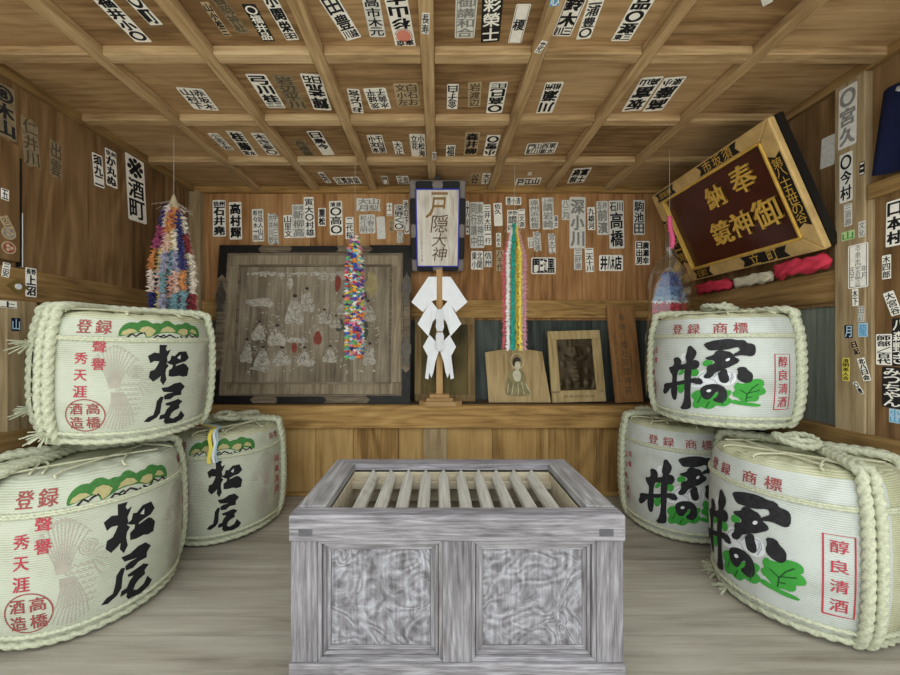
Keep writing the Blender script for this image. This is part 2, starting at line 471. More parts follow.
PRINTS = {
 'matsu': [[(-0.0711,0.3918),(-0.041,0.3908),(-0.0482,0.377),(-0.0434,0.3664),(-0.0288,0.3724),(-0.0362,0.3559),(-0.0434,0.3421),(-0.041,0.326),(-0.0458,0.3178),(-0.0362,0.3071),(-0.0458,0.2936),(-0.0482,0.2775),(-0.0434,0.2504),(-0.0552,0.2293),(-0.0666,0.2484),(-0.0643,0.267),(-0.0755,0.2566),(-0.0907,0.2463),(-0.1054,0.2649),(-0.1012,0.2883),(-0.0864,0.2936),(-0.0777,0.3095),(-0.0711,0.3255),(-0.0885,0.3278),(-0.1012,0.3196),(-0.1096,0.348),(-0.0885,0.3619),(-0.0711,0.3584)],[(-0.0263,0.348),(-0.0135,0.3455),(0.0055,0.3626),(0.0381,0.3634),(0.0512,0.3351),(0.035,0.3208),(0.0083,0.3153),(-0.0161,0.3071),(-0.0313,0.3125),(-0.0458,0.3205),(-0.0313,0.3288)],[(-0.0124,0.3032),(0.0258,0.3136),(0.0381,0.3066),(0.0512,0.2893),(0.0446,0.2581),(0.0228,0.2562),(0.0083,0.2624),(-0.0186,0.2605),(-0.0362,0.2637),(-0.0362,0.2881)],[(-0.0186,0.318),(-0.0055,0.3126),(-0.0124,0.2977),(-0.0237,0.2934)],[(-0.0621,0.2189),(-0.0362,0.2204),(-0.0108,0.2327),(0.014,0.2342),(0.035,0.2132),(0.0198,0.1974),(0.0198,0.1806),(-0.0082,0.1802),(-0.0263,0.168),(-0.0482,0.1698),(-0.0505,0.1861),(-0.0362,0.1933),(-0.0135,0.1955),(-0.0337,0.1985),(-0.0528,0.2013)],[(-0.0621,0.1842),(-0.0505,0.1808),(-0.0575,0.1545),(-0.0598,0.1173),(-0.0711,0.0999),(-0.097,0.0843),(-0.1157,0.0889),(-0.1012,0.1057),(-0.0842,0.1119),(-0.0777,0.1403),(-0.0755,0.1666)],[(-0.0434,0.1533),(-0.0263,0.1571),(0.0083,0.1649),(0.0288,0.1516),(0.014,0.1392),(0.0169,0.1248),(-0.0055,0.1165),(-0.0161,0.1068),(-0.0212,0.091),(-0.0082,0.0837),(0.014,0.0916),(0.0258,0.1125),(0.0479,0.0866),(0.0381,0.071),(0.0083,0.0618),(-0.0337,0.0655),(-0.0434,0.0777),(-0.041,0.0909),(-0.0621,0.0882),(-0.0598,0.1066),(-0.0434,0.1101),(-0.0362,0.1282),(-0.0237,0.1405),(-0.041,0.145)]],
 'matsuhole': [[(-0.0039,0.3374),(0.0111,0.3499),(0.0094,0.3309)]],
 'pineg': [[(-0.2036,0.4275),(-0.2012,0.4459),(-0.1891,0.4653),(-0.1717,0.4763),(-0.1541,0.4772),(-0.1451,0.4745),(-0.1325,0.4852),(-0.114,0.4873),(-0.0988,0.4795),(-0.093,0.4743),(-0.0771,0.4794),(-0.0607,0.4748),(-0.0458,0.4878),(-0.0279,0.4893),(-0.0139,0.4788),(-0.0066,0.4719),(0.0137,0.4775),(0.0273,0.4752),(0.0416,0.4844),(0.0633,0.4839),(0.0804,0.4732),(0.1033,0.4713),(0.1205,0.4561),(0.1232,0.4234),(0.1116,0.4228),(0.0769,0.4345),(0.0538,0.4383),(0.0476,0.4248),(0.0273,0.4261),(0.0059,0.4349),(-0.0186,0.4406),(-0.0501,0.4405),(-0.0711,0.4363),(-0.091,0.4274),(-0.1102,0.4187),(-0.1177,0.4205),(-0.1215,0.4368),(-0.1397,0.4399),(-0.1576,0.4336),(-0.1822,0.427),(-0.1995,0.421)]],
 'pinet': [[(-0.196,0.4281),(-0.1891,0.4424),(-0.1717,0.4523),(-0.1541,0.4502),(-0.1433,0.4419),(-0.1612,0.4357),(-0.1822,0.4283)],[(-0.1397,0.4446),(-0.1288,0.4597),(-0.1102,0.4639),(-0.0949,0.4583),(-0.0832,0.4474),(-0.0949,0.4295),(-0.1121,0.4209),(-0.1177,0.4347)],[(-0.069,0.4413),(-0.0586,0.4569),(-0.0392,0.4662),(-0.0186,0.4607),(-0.0066,0.4466),(-0.0186,0.4431),(-0.0458,0.4443)],[(0.0008,0.4422),(0.0137,0.456),(0.0329,0.4586),(0.0507,0.4538),(0.0476,0.4353),(0.0273,0.4287)],[(0.0601,0.4466),(0.0769,0.4585),(0.0953,0.4517),(0.1033,0.436),(0.0804,0.439)]],
 'pinel': [[(-0.1804,0.4156),(-0.1699,0.4247),(-0.1612,0.4333),(-0.1487,0.4237),(-0.1397,0.4328),(-0.1233,0.439),(-0.1185,0.4323)],[(-0.0988,0.4114),(-0.0871,0.4205),(-0.0792,0.4283),(-0.067,0.4244),(-0.0523,0.4315),(-0.048,0.4234),(-0.0325,0.432),(-0.0186,0.4255),(-0.0066,0.4178),(0.0034,0.422)],[(0.0111,0.4276),(0.0273,0.4147),(0.0446,0.4246),(0.0538,0.4357),(0.0734,0.4226),(0.0915,0.43),(0.116,0.4121)],[(-0.067,0.4244),(-0.0607,0.4176),(-0.048,0.4219)]],
 'kimi': [[(-0.0797,0.3725),(-0.0479,0.3857),(-0.0112,0.3926),(0.0127,0.3927),(0.0287,0.3874),(0.0527,0.3886),(0.0588,0.3748),(0.0792,0.3733),(0.0875,0.3613),(0.0854,0.3314),(0.073,0.3232),(0.0568,0.3272),(0.0367,0.3285),(0.0207,0.3224),(0.0167,0.3272),(0.0327,0.3383),(0.0407,0.3463),(0.0367,0.3612),(0.0247,0.363),(0.0048,0.3543),(-0.0193,0.3492),(-0.0438,0.3486),(-0.0605,0.3465),(-0.0711,0.3599)],[(-0.0754,0.3098),(-0.0438,0.3227),(-0.0397,0.3386),(-0.0233,0.3458),(-0.0112,0.3405),(0.0088,0.3368),(0.0167,0.317),(0.0347,0.3057),(0.0287,0.2952),(0.0167,0.2867),(-0.0032,0.2723),(-0.0153,0.2686),(-0.0315,0.2567),(-0.0438,0.2503),(-0.0562,0.2255),(-0.0732,0.2208),(-0.0797,0.2278),(-0.0647,0.248),(-0.0689,0.2737),(-0.0438,0.2839),(-0.0397,0.2946),(-0.0479,0.3043),(-0.0647,0.3054)],[(-0.0315,0.2465),(-0.0193,0.2605),(-0.0072,0.2643),(-0.0052,0.2441),(0.0008,0.2294),(-0.0012,0.2114),(-0.0112,0.2051),(-0.0233,0.2088),(-0.0274,0.2238)],[(0.0287,0.27),(0.0527,0.2754),(0.0608,0.26),(0.0751,0.2486),(0.0771,0.2314),(0.071,0.2134),(0.0568,0.2097),(0.0367,0.2179),(0.0287,0.2322),(0.0347,0.2529)],[(-0.0907,0.1709),(-0.0754,0.1864),(-0.0521,0.1948),(-0.0315,0.195),(-0.0112,0.1822),(-0.0052,0.1574),(-0.0072,0.1317),(-0.0233,0.1164),(-0.0417,0.1212),(-0.0479,0.128),(-0.0356,0.1377),(-0.0274,0.1569),(-0.0315,0.1692),(-0.0438,0.1623),(-0.0521,0.1455),(-0.0626,0.1282),(-0.0775,0.1282),(-0.0884,0.1448)],[(-0.1998,0.3042),(-0.1765,0.309),(-0.1656,0.2907),(-0.171,0.2736),(-0.1737,0.2568),(-0.185,0.2332),(-0.1879,0.1938),(-0.185,0.1608),(-0.1908,0.1208),(-0.198,0.1054),(-0.2104,0.1113),(-0.2143,0.1502),(-0.206,0.1854),(-0.2029,0.2253),(-0.2156,0.2377),(-0.2236,0.2595),(-0.2029,0.2618),(-0.1938,0.2796)],[(-0.1373,0.3585),(-0.1275,0.3634),(-0.1204,0.3541),(-0.1064,0.3364),(-0.111,0.3173),(-0.1227,0.2948),(-0.1251,0.2623),(-0.1275,0.2243),(-0.1299,0.1754),(-0.1324,0.1318),(-0.1299,0.0917),(-0.1373,0.074),(-0.1793,0.0647),(-0.1602,0.0909),(-0.1498,0.134),(-0.1498,0.1831),(-0.1498,0.2268),(-0.1447,0.2764),(-0.1397,0.2959),(-0.1463,0.3089),(-0.1397,0.3312)],[(-0.1793,0.27),(-0.1447,0.2791),(-0.1227,0.2948),(-0.1041,0.2993),(-0.0951,0.2842),(-0.1019,0.2649),(-0.118,0.2577),(-0.1524,0.2581),(-0.1793,0.2517)],[(-0.2549,0.1749),(-0.2092,0.1849),(-0.1524,0.2018),(-0.1041,0.2194),(-0.0907,0.2159),(-0.0841,0.2009),(-0.0907,0.1921),(-0.1041,0.1928),(-0.1227,0.1991),(-0.1473,0.1917),(-0.1793,0.1812),(-0.2156,0.1669),(-0.2361,0.1406),(-0.2549,0.1257),(-0.2656,0.1354),(-0.2549,0.1547)]],
 'kimihole': [[(-0.0092,0.3049),(-0.0012,0.3132),(0.0068,0.3123),(0.0028,0.3018),(-0.0072,0.2974)],[(-0.0732,0.1631),(-0.0626,0.1741),(-0.0521,0.1689),(-0.0626,0.1569)]],
 'kimig': [[(0.0187,0.1908),(0.0287,0.2095),(0.0407,0.2007),(0.0608,0.2076),(0.0771,0.2214),(0.098,0.2254),(0.1152,0.2191),(0.1174,0.1994),(0.1065,0.1938),(0.1196,0.1847),(0.124,0.1676),(0.1087,0.1592),(0.098,0.156),(0.1001,0.1412),(0.0896,0.1304),(0.073,0.1314),(0.0568,0.1272),(0.0568,0.1222),(0.0771,0.1218),(0.098,0.1188),(0.113,0.1125),(0.0854,0.1087),(0.0568,0.1122),(0.0207,0.1163),(0.0048,0.1232),(0.0207,0.1329),(0.0367,0.1274),(0.0447,0.1308),(0.0287,0.1465),(0.0167,0.1501),(0.0147,0.1651),(0.0247,0.1713),(0.0227,0.1812)],[(-0.1275,0.1327),(-0.1133,0.1566),(-0.0907,0.1656),(-0.0605,0.1337),(-0.0397,0.1577),(-0.0032,0.173),(0.0107,0.1696),(0.0048,0.1537),(-0.0032,0.1424),(0.0127,0.1319),(0.0048,0.1156),(-0.0112,0.102),(-0.0274,0.103),(-0.0397,0.1061),(-0.0521,0.0883),(-0.0732,0.0833),(-0.0907,0.0916),(-0.1087,0.08),(-0.1218,0.0853),(-0.1204,0.1017),(-0.1133,0.1192)],[(-0.0841,0.2826),(-0.0754,0.2993),(-0.0605,0.3006),(-0.0479,0.2939),(-0.0605,0.2771),(-0.0775,0.2754)],[(-0.1793,0.2284),(-0.1656,0.2494),(-0.1576,0.2559),(-0.1524,0.2428),(-0.1683,0.2271)],[(-0.1299,0.2402),(-0.1204,0.2575),(-0.1019,0.2596),(-0.0973,0.2389),(-0.1087,0.2268),(-0.1251,0.23)],[(-0.1822,0.1669),(-0.1737,0.1793),(-0.1524,0.1855),(-0.155,0.1604),(-0.1683,0.1416),(-0.1793,0.1452)]],
 'kimiw': [[(-0.1275,0.1758),(-0.1204,0.1984),(-0.1041,0.2274),(-0.0907,0.2529),(-0.0689,0.258),(-0.0605,0.2432),(-0.0732,0.2181),(-0.0521,0.226),(-0.0274,0.252),(-0.0112,0.2588),(0.0088,0.2607),(0.0247,0.2419),(0.0267,0.2194),(0.0127,0.2003),(-0.0072,0.1929),(-0.0315,0.2027),(-0.0605,0.1859),(-0.0951,0.1755)],[(-0.171,0.3012),(-0.1656,0.3237),(-0.1524,0.333),(-0.1447,0.3199),(-0.1498,0.2977),(-0.1576,0.2888)]],
 'kimil': [[(0.0568,0.1297),(0.0608,0.1601),(0.0771,0.1866),(0.098,0.2056)],[(0.0608,0.1601),(0.0467,0.1712),(0.0367,0.1777)],[(0.0628,0.1653),(0.0854,0.1723),(0.1023,0.1786)],[(0.0568,0.1447),(0.0771,0.1492)],[(-0.1041,0.1049),(-0.0951,0.1225),(-0.0907,0.1392)],[(-0.0732,0.0896),(-0.0668,0.1065),(-0.0605,0.1181)],[(-0.0193,0.1094),(-0.0153,0.1254),(-0.0112,0.1413)],[(-0.0479,0.2239),(-0.0356,0.2409),(-0.0254,0.2574)],[(-0.0032,0.2545),(0.0127,0.2509),(0.0167,0.2311),(0.0048,0.2044)],[(0.0088,0.2455),(0.0107,0.2305),(0.0008,0.2116)],[(-0.1041,0.2167),(-0.0862,0.2402),(-0.0689,0.2527)],[(-0.118,0.188),(-0.0951,0.1914),(-0.0775,0.2044)],[(-0.0647,0.2218),(-0.0438,0.2141),(-0.0356,0.1996)]],
}

# ================================================================ the setting
XL, XR, YB, YF, HC = -1.80, 1.75, 2.66, 0.90, 2.166      # wall faces, open front, ceiling boards
SHELF = 0.605
rng = random.Random(4)

def planks(mb, u0, u1, width, put, jitter=0.25, gap=0.003):
    u = u0
    while u < u1 - 0.02:
        w = width * (1 + rng.uniform(-jitter, jitter))
        e = min(u + w, u1)
        if u1 - e < width * 0.4: e = u1
        put(u + gap / 2, e - gap / 2)
        u = e

# unseen ground before the shrine: gravel added and whitened to bounce daylight under the ceiling
gm = MB(); gm.box(-14, 14, -14, 0.86, -0.62, -0.5)
M_bounce_gravel = plain('bounce_gravel', (232, 228, 218), 0.95, var=0.2, vscale=90)
structure(gm.build('ground', M_bounce_gravel))
sm = MB(); sm.box(XL - 0.1, XR + 0.1, 0.86, 0.98, -0.5, -0.005)
structure(sm.build('trim_1', M_beamx))

f = MB()
y = YF
for w in (0.16, 0.21, 0.24, 0.2, 0.22, 0.26, 0.22, 0.3):
    f.box(XL - 0.02, XR + 0.02, y + 0.0015, min(y + w, 2.62) - 0.0015, -0.04, 0.0)
    y += w
f.box(XL - 0.1, XR + 0.1, YF, 2.75, -0.1, -0.04, 1)
structure(f.build('floor', [M_floor, M_darkgap]))

# ceiling boards: one board per coffer, ribs below
RX = [-0.04 + 0.4245 * k for k in range(-3, 4)]
RY = [1.411, 1.824, 2.237]
c = MB()
xs = [XL - 0.05] + RX + [XR + 0.05]
ys = [YF] + RY + [YB + 0.05]
for i in range(len(xs) - 1):
    for j in range(len(ys) - 1):
        c.box(xs[i], xs[i + 1] - 0.001, ys[j], ys[j + 1] - 0.001, HC, HC + 0.02)
c.box(XL - 0.15, XR + 0.15, YF, YB + 0.15, HC + 0.02, HC + 0.06, 1)
structure(c.build('ceiling', [M_ceil, M_darkgap]))
n_trim = 2
def trim(mb, mat, bevel=0.0):
    global n_trim
    o = structure(mb.build('trim_%d' % n_trim, mat, bevel=bevel)); n_trim += 1
    return o
for x in RX:
    m = MB(); m.box(x - 0.025, x + 0.025, YF, YB - 0.004, HC - 0.037, HC + 0.001)
    trim(m, M_rib, 0.004)
for yv in RY:
    m = MB()
    for i in range(len(xs) - 1):
        a = xs[i] + (0.026 if i else 0.056); b_ = xs[i + 1] - (0.026 if i < len(xs) - 2 else 0.056)
        m.box(a, b_, yv - 0.025, yv + 0.025, HC - 0.034, HC + 0.001)
    trim(m, M_ribx, 0.004)
# rails where the ceiling meets the walls
m = MB(); m.box(XL, XR, YB - 0.03, YB + 0.01, 2.118, HC); trim(m, M_beamx, 0.003)
m = MB(); m.box(XL - 0.01, XL + 0.03, YF, YB - 0.03, 2.125, HC); trim(m, M_beamy, 0.003)
m = MB(); m.box(XR - 0.03, XR + 0.01, YF, YB - 0.03, 2.125, HC); trim(m, M_beamy, 0.003)

# back wall
m = MB()
planks(m, XL, XR, 0.25, lambda a, b_: m.box(a, b_, YB, YB + 0.02, 1.19, HC))
m.box(XL - 0.1, XR + 0.1, YB + 0.045, YB + 0.12, -0.1, HC + 0.02, 1)
structure(m.build('wall_back', [M_back, M_darkgap]))
m = MB()
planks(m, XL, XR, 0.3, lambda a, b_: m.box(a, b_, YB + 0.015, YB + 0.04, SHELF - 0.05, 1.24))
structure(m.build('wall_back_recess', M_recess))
m = MB()
planks(m, XL, XR, 0.31, lambda a, b_: m.box(a, b_, 2.42, 2.44, 0.0, 0.47), jitter=0.3)
structure(m.build('wall_back_lower', M_low))
m = MB(); m.box(-0.10, 0.06, 2.405, 2.425, 0.0, 0.462); trim(m, M_post, 0.003)
m = MB(); m.box(XL, XR, 2.415, 2.43, 0.0, 0.03); trim(m, M_beamx, 0.0028)
# shelf: heavy front beam and a darker top board, long beam above the recess
m = MB(); m.box(XL, XR, 2.385, 2.45, 0.46, SHELF + 0.004); trim(m, M_beamx, 0.006)
m = MB(); m.box(XL, XR, 2.45, YB + 0.02, SHELF - 0.03, SHELF); trim(m, wood('dark_shelf_wood', (52, 44, 34), (84, 72, 56), (112, 98, 76), axis=0))
m = MB(); m.box(XL, XR, YB - 0.03, YB + 0.03, 1.205, 1.335); trim(m, M_beamx, 0.004)
# corner posts
m = MB(); m.box(XL, XL + 0.085, YB - 0.05, YB, SHELF, 2.118); trim(m, M_post, 0.003)
m = MB(); m.box(XR - 0.085, XR, YB - 0.05, YB, SHELF, 2.118); trim(m, M_post, 0.003)

# side walls
for side, x, sg in (('left', XL, -1), ('right', XR, 1)):
    m = MB()
    xa, xb = sorted((x, x + sg * 0.02))
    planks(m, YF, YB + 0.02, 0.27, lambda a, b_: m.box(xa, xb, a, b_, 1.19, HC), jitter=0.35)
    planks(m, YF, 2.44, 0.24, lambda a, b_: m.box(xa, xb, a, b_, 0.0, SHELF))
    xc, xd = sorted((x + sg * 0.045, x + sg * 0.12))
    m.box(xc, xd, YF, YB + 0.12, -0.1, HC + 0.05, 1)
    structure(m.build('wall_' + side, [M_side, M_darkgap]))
    m = MB()
    xa, xb = sorted((x + sg * 0.015, x + sg * 0.04))
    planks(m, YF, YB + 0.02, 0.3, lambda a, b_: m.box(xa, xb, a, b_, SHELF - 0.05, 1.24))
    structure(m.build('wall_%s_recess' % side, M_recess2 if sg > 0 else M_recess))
    xa, xb = sorted((x - sg * 0.015, x + sg * 0.03))
    m = MB(); m.box(xa, xb, YF if sg < 0 else 1.571, YB - 0.03, 1.205, 1.345); trim(m, M_beamy, 0.004)
    xa, xb = sorted((x - sg * 0.036, x + sg * 0.03))
    m = MB(); m.box(xa, xb, YF, 2.385, SHELF - 0.045, SHELF + 0.055); trim(m, M_beamy, 0.004)
# the front posts
m = MB(); m.box(XL - 0.02, XL + 0.03, 1.485, 1.600, 0.0, 1.205); trim(m, M_post, 0.004)
m = MB(); m.box(XR - 0.03, XR + 0.02, 1.458, 1.571, 0.0, 2.125); trim(m, M_post, 0.004)
# boarded bay in front of the plaque-side post: boards, rail and frame
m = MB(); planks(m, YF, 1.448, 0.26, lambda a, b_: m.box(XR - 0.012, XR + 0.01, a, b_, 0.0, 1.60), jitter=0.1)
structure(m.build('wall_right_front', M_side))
m = MB(); m.box(XR - 0.03, XR, YF, 1.452, 1.60, 1.66); trim(m, M_beamy, 0.003)
m = MB(); m.box(XR - 0.024, XR - 0.008, 1.440, 1.457, 0.6, 1.60); trim(m, M_post, 0.0028)

# ================================================================ straw wrapped sake barrels
def profile(R, h):
    ctl = [(0.0, 0.012), (0.55, 0.006), (0.76, 0.0), (0.83, 0.014), (0.90, 0.06), (0.965, 0.15), (1.0, 0.32), (1.006, 0.52), (0.997, 0.70), (0.975, 0.84), (0.945, 0.915), (0.905, 0.962), (0.84, 0.985), (0.72, 0.992), (0.4, 0.985), (0.0, 0.98)]
    P = resample([(r * R, 0, z * h) for r, z in ctl], 0.012)
    return [(max(p.x, 0.0), p.z) for p in P]

class Barrel:
    def __init__(s, name, label, R, h, loc, phi, tilt=(0, 0), white=(-90, 76), top='straw', wrap=None):
        s.R, s.h = R, h
        s.prof = profile(R, h)
        s.side = [p for p in s.prof if p[0] > 0.76 * R]
        M = Matrix.Translation(loc) @ Matrix.Rotation(math.radians(tilt[0]), 4, 'X') @ Matrix.Rotation(math.radians(tilt[1]), 4, 'Y') @ Matrix.Rotation(math.radians(phi), 4, 'Z')
        s.root = empty(name)
        s.root.matrix_world = M
        tag(s.root, label, 'sake barrel', 'straw wrapped sake barrels')
        s.mb = MB()
        s.mats = [wrap or M_wrapw, M_komo]
        SEG = 120
        n = len(s.prof)
        for k, (r, z) in enumerate(s.prof):
            for i in range(SEG):
                a = 2 * math.pi * i / SEG
                rr, zz = r, z
                if z > 0.9 * h:           # gathered pleats over the top edge
                    t = min(1, (z / h - 0.9) / 0.08)
                    amp = 0.0035 * t * (r / R)
                    zz += amp * math.sin(a * 16 + 1.3 * math.sin(a * 3)) - amp * 0.5
                elif z < 0.12 * h:
                    t = 1 - z / (0.12 * h)
                    rr += 0.006 * t * math.sin(a * 22 + math.sin(a * 5)) * (r / R)
                s.mb.v.append((rr * math.cos(a), rr * math.sin(a), zz))
        for k in range(n - 1):
            rm, zm = (s.prof[k][0] + s.prof[k + 1][0]) / 2, (s.prof[k][1] + s.prof[k + 1][1]) / 2
            for i in range(SEG):
                j = (i + 1) % SEG
                th = (360.0 * (i + 0.5) / SEG + 180) % 360 - 180
                m = 0 if white[0] < th < white[1] else 1
                if zm > 0.5 * h and rm < 0.92 * R:
                    m = 1 if (top == 'straw' or rm < 0.5 * R) else 0
                s.mb.f.append((k * SEG + i, k * SEG + j, (k + 1) * SEG + j, (k + 1) * SEG + i))
                s.mb.m.append(m)
    def radius(s, z):
        S = s.side
        for a, b_ in zip(S, S[1:]):
            if a[1] <= z <= b_[1] and b_[1] > a[1]:
                return a[0] + (b_[0] - a[0]) * (z - a[1]) / (b_[1] - a[1])
        return S[0][0] if z < S[0][1] else S[-1][0]
    def mi(s, mat):
        if mat not in s.mats: s.mats.append(mat)
        return s.mats.index(mat)
    def ink(s, polys, mat, layer=1, cut=0.022):
        """Print flat shapes given in (distance round the barrel, height) on the barrel's skin."""
        bm = bmesh.new()
        for p in polys:
            try: bm.faces.new([bm.verts.new((q[0], q[1], 0)) for q in p])
            except ValueError: pass
        bmesh.ops.triangulate(bm, faces=bm.faces[:], ngon_method='EAR_CLIP')
        us = [v.co.x for v in bm.verts]; vs = [v.co.y for v in bm.verts]
        for k, lo, hi in ((0, min(us), max(us)), (1, min(vs), max(vs))):
            t = lo + cut
            while t < hi:
                co = (t, 0, 0) if k == 0 else (0, t, 0); no = (1, 0, 0) if k == 0 else (0, 1, 0)
                bmesh.ops.bisect_plane(bm, geom=bm.verts[:] + bm.edges[:] + bm.faces[:], plane_co=co, plane_no=no)
                t += cut if k == 0 else cut * 1.5
        bm.verts.index_update()
        for fc in bm.faces:
            if fc.normal.z < 0: fc.normal_flip()
        o = len(s.mb.v); m = s.mi(mat)
        for v in bm.verts:
            th, z = v.co.x / s.R, v.co.y
            r = s.radius(z) + 0.0011 * layer
            s.mb.v.append((r * math.cos(th), r * math.sin(th), z))
        for fc in bm.faces:
            s.mb.f.append(tuple(o + v.index for v in fc.verts)); s.mb.m.append(m)
        bm.free()
    def text(s, ch, u, v, w, h, mat, bold=0.02, layer=1, skew=0.0):
        vs, fs = glyph(ch, bold)
        pv = [(u + x * w + y * skew * h, v + y * h) for x, y in vs]
        nb = _base.get((ch, bold), len(fs) or 1)
        for k in range(0, len(fs), nb):
            s.ink([[pv[i] for i in f_] for f_ in fs[k:k + nb]], mat, layer + 0.18 * k / nb)
    def finish(s):
        o = s.mb.build('body', s.mats, s.root, smooth=True)
        return o
    def skin(s, deg, z, out):
        a = math.radians(deg); r = s.radius(z) + out
        return (r * math.cos(a), r * math.sin(a), z)
    def loop(s, a, b_, r=0.017, double=True, name='rope', dip=0.0):
        """Straw rope up one side, across the top, down the other side and under the foot edge."""
        offs = (-1, 1) if double else (0,)
        for k in offs:
            d = math.degrees(k * (r * 1.08) / s.R)
            A, B = a + d, b_ - d
            pts = []
            zs = [0.03, 0.07, 0.13, 0.22, 0.35, 0.5, 0.65, 0.78, 0.87, 0.93]
            for z in zs: pts.append(s.skin(A, z * s.h, r * 0.72))
            ra = s.radius(0.965 * s.h)
            ca, sa = math.cos(math.radians(A)), math.sin(math.radians(A))
            cb, sb = math.cos(math.radians(B)), math.sin(math.radians(B))
            pts.append(((0.93 * s.R + r * .5) * ca, (0.93 * s.R + r * .5) * sa, s.h * 0.975 + r * 0.6))
            P0 = Vector((0.84 * s.R * ca, 0.84 * s.R * sa, s.h * 0.995 + r * 0.8)); P1 = Vector((0.84 * s.R * cb, 0.84 * s.R * sb, s.h * 0.995 + r * 0.8))
            for t in (0, 0.25, 0.5, 0.75, 1): pts.append(tuple(P0.lerp(P1, t)))
            pts.append(((0.93 * s.R + r * .5) * cb, (0.93 * s.R + r * .5) * sb, s.h * 0.975 + r * 0.6))
            for z in reversed(zs): pts.append(s.skin(B, z * s.h, r * 0.72))
            m = MB(); rope(m, pts, r)
            m.build(name, M_straw, s.root, smooth=True)
    def ring(s, z, r, name, mat=None, out=0.6, wob=0.0, plain_cord=False, a0=0, a1=360):
        pts = []
        n = 72
        for i in range(n + 1):
            a = a0 + (a1 - a0) * i / n
            zz = z + wob * math.sin(math.radians(a) * 3)
            pts.append(s.skin(a, zz, r * out))
        m = MB()
        if plain_cord: m.tube(pts, r, 6)
        else: rope(m, pts, r, step=max(0.006, r * 0.8), seg=12, lobes=2)
        m.build(name, mat or M_straw, s.root, smooth=True)
    def star(s, seed, n=9):
        """Thin straw ties zigzagging over the lid."""
        g = random.Random(seed)
        m = MB()
        for i in range(n):
            a = math.radians(i * 360 / n + g.uniform(-8, 8)); b_ = a + math.radians(g.uniform(60, 130))
            zt = s.h * 0.992 + 0.006
            pts = [(0.9 * s.R * math.cos(a), 0.9 * s.R * math.sin(a), zt - 0.012), (0.8 * s.R * math.cos(a), 0.8 * s.R * math.sin(a), zt), (0.45 * s.R * math.cos((a + b_) / 2), 0.45 * s.R * math.sin((a + b_) / 2), zt + 0.004), (0.8 * s.R * math.cos(b_), 0.8 * s.R * math.sin(b_), zt)]
            m.tube(resample(pts, 0.03), 0.004, 6)
        m.build('lid_tie', M_cord, s.root, smooth=True)
    def tuft(s, deg, z, seed, n=14, L=0.07):
        g = random.Random(seed); m = MB()
        P = Vector(s.skin(deg, z, 0.008)); a = math.radians(deg)
        o = Vector((math.cos(a), math.sin(a), 0)); t = Vector((-math.sin(a), math.cos(a), 0))
        for i in range(n):
            d = o * g.uniform(.4, 1) + t * g.uniform(-.8, .8) + Vector((0, 0, g.uniform(-.5, .4)))
            m.tube([P, P + d * L * 0.5, P + d * L + Vector((0, 0, -0.01))], 0.0022, 5)
        m.build('straw_tuft', M_straw, s.root)

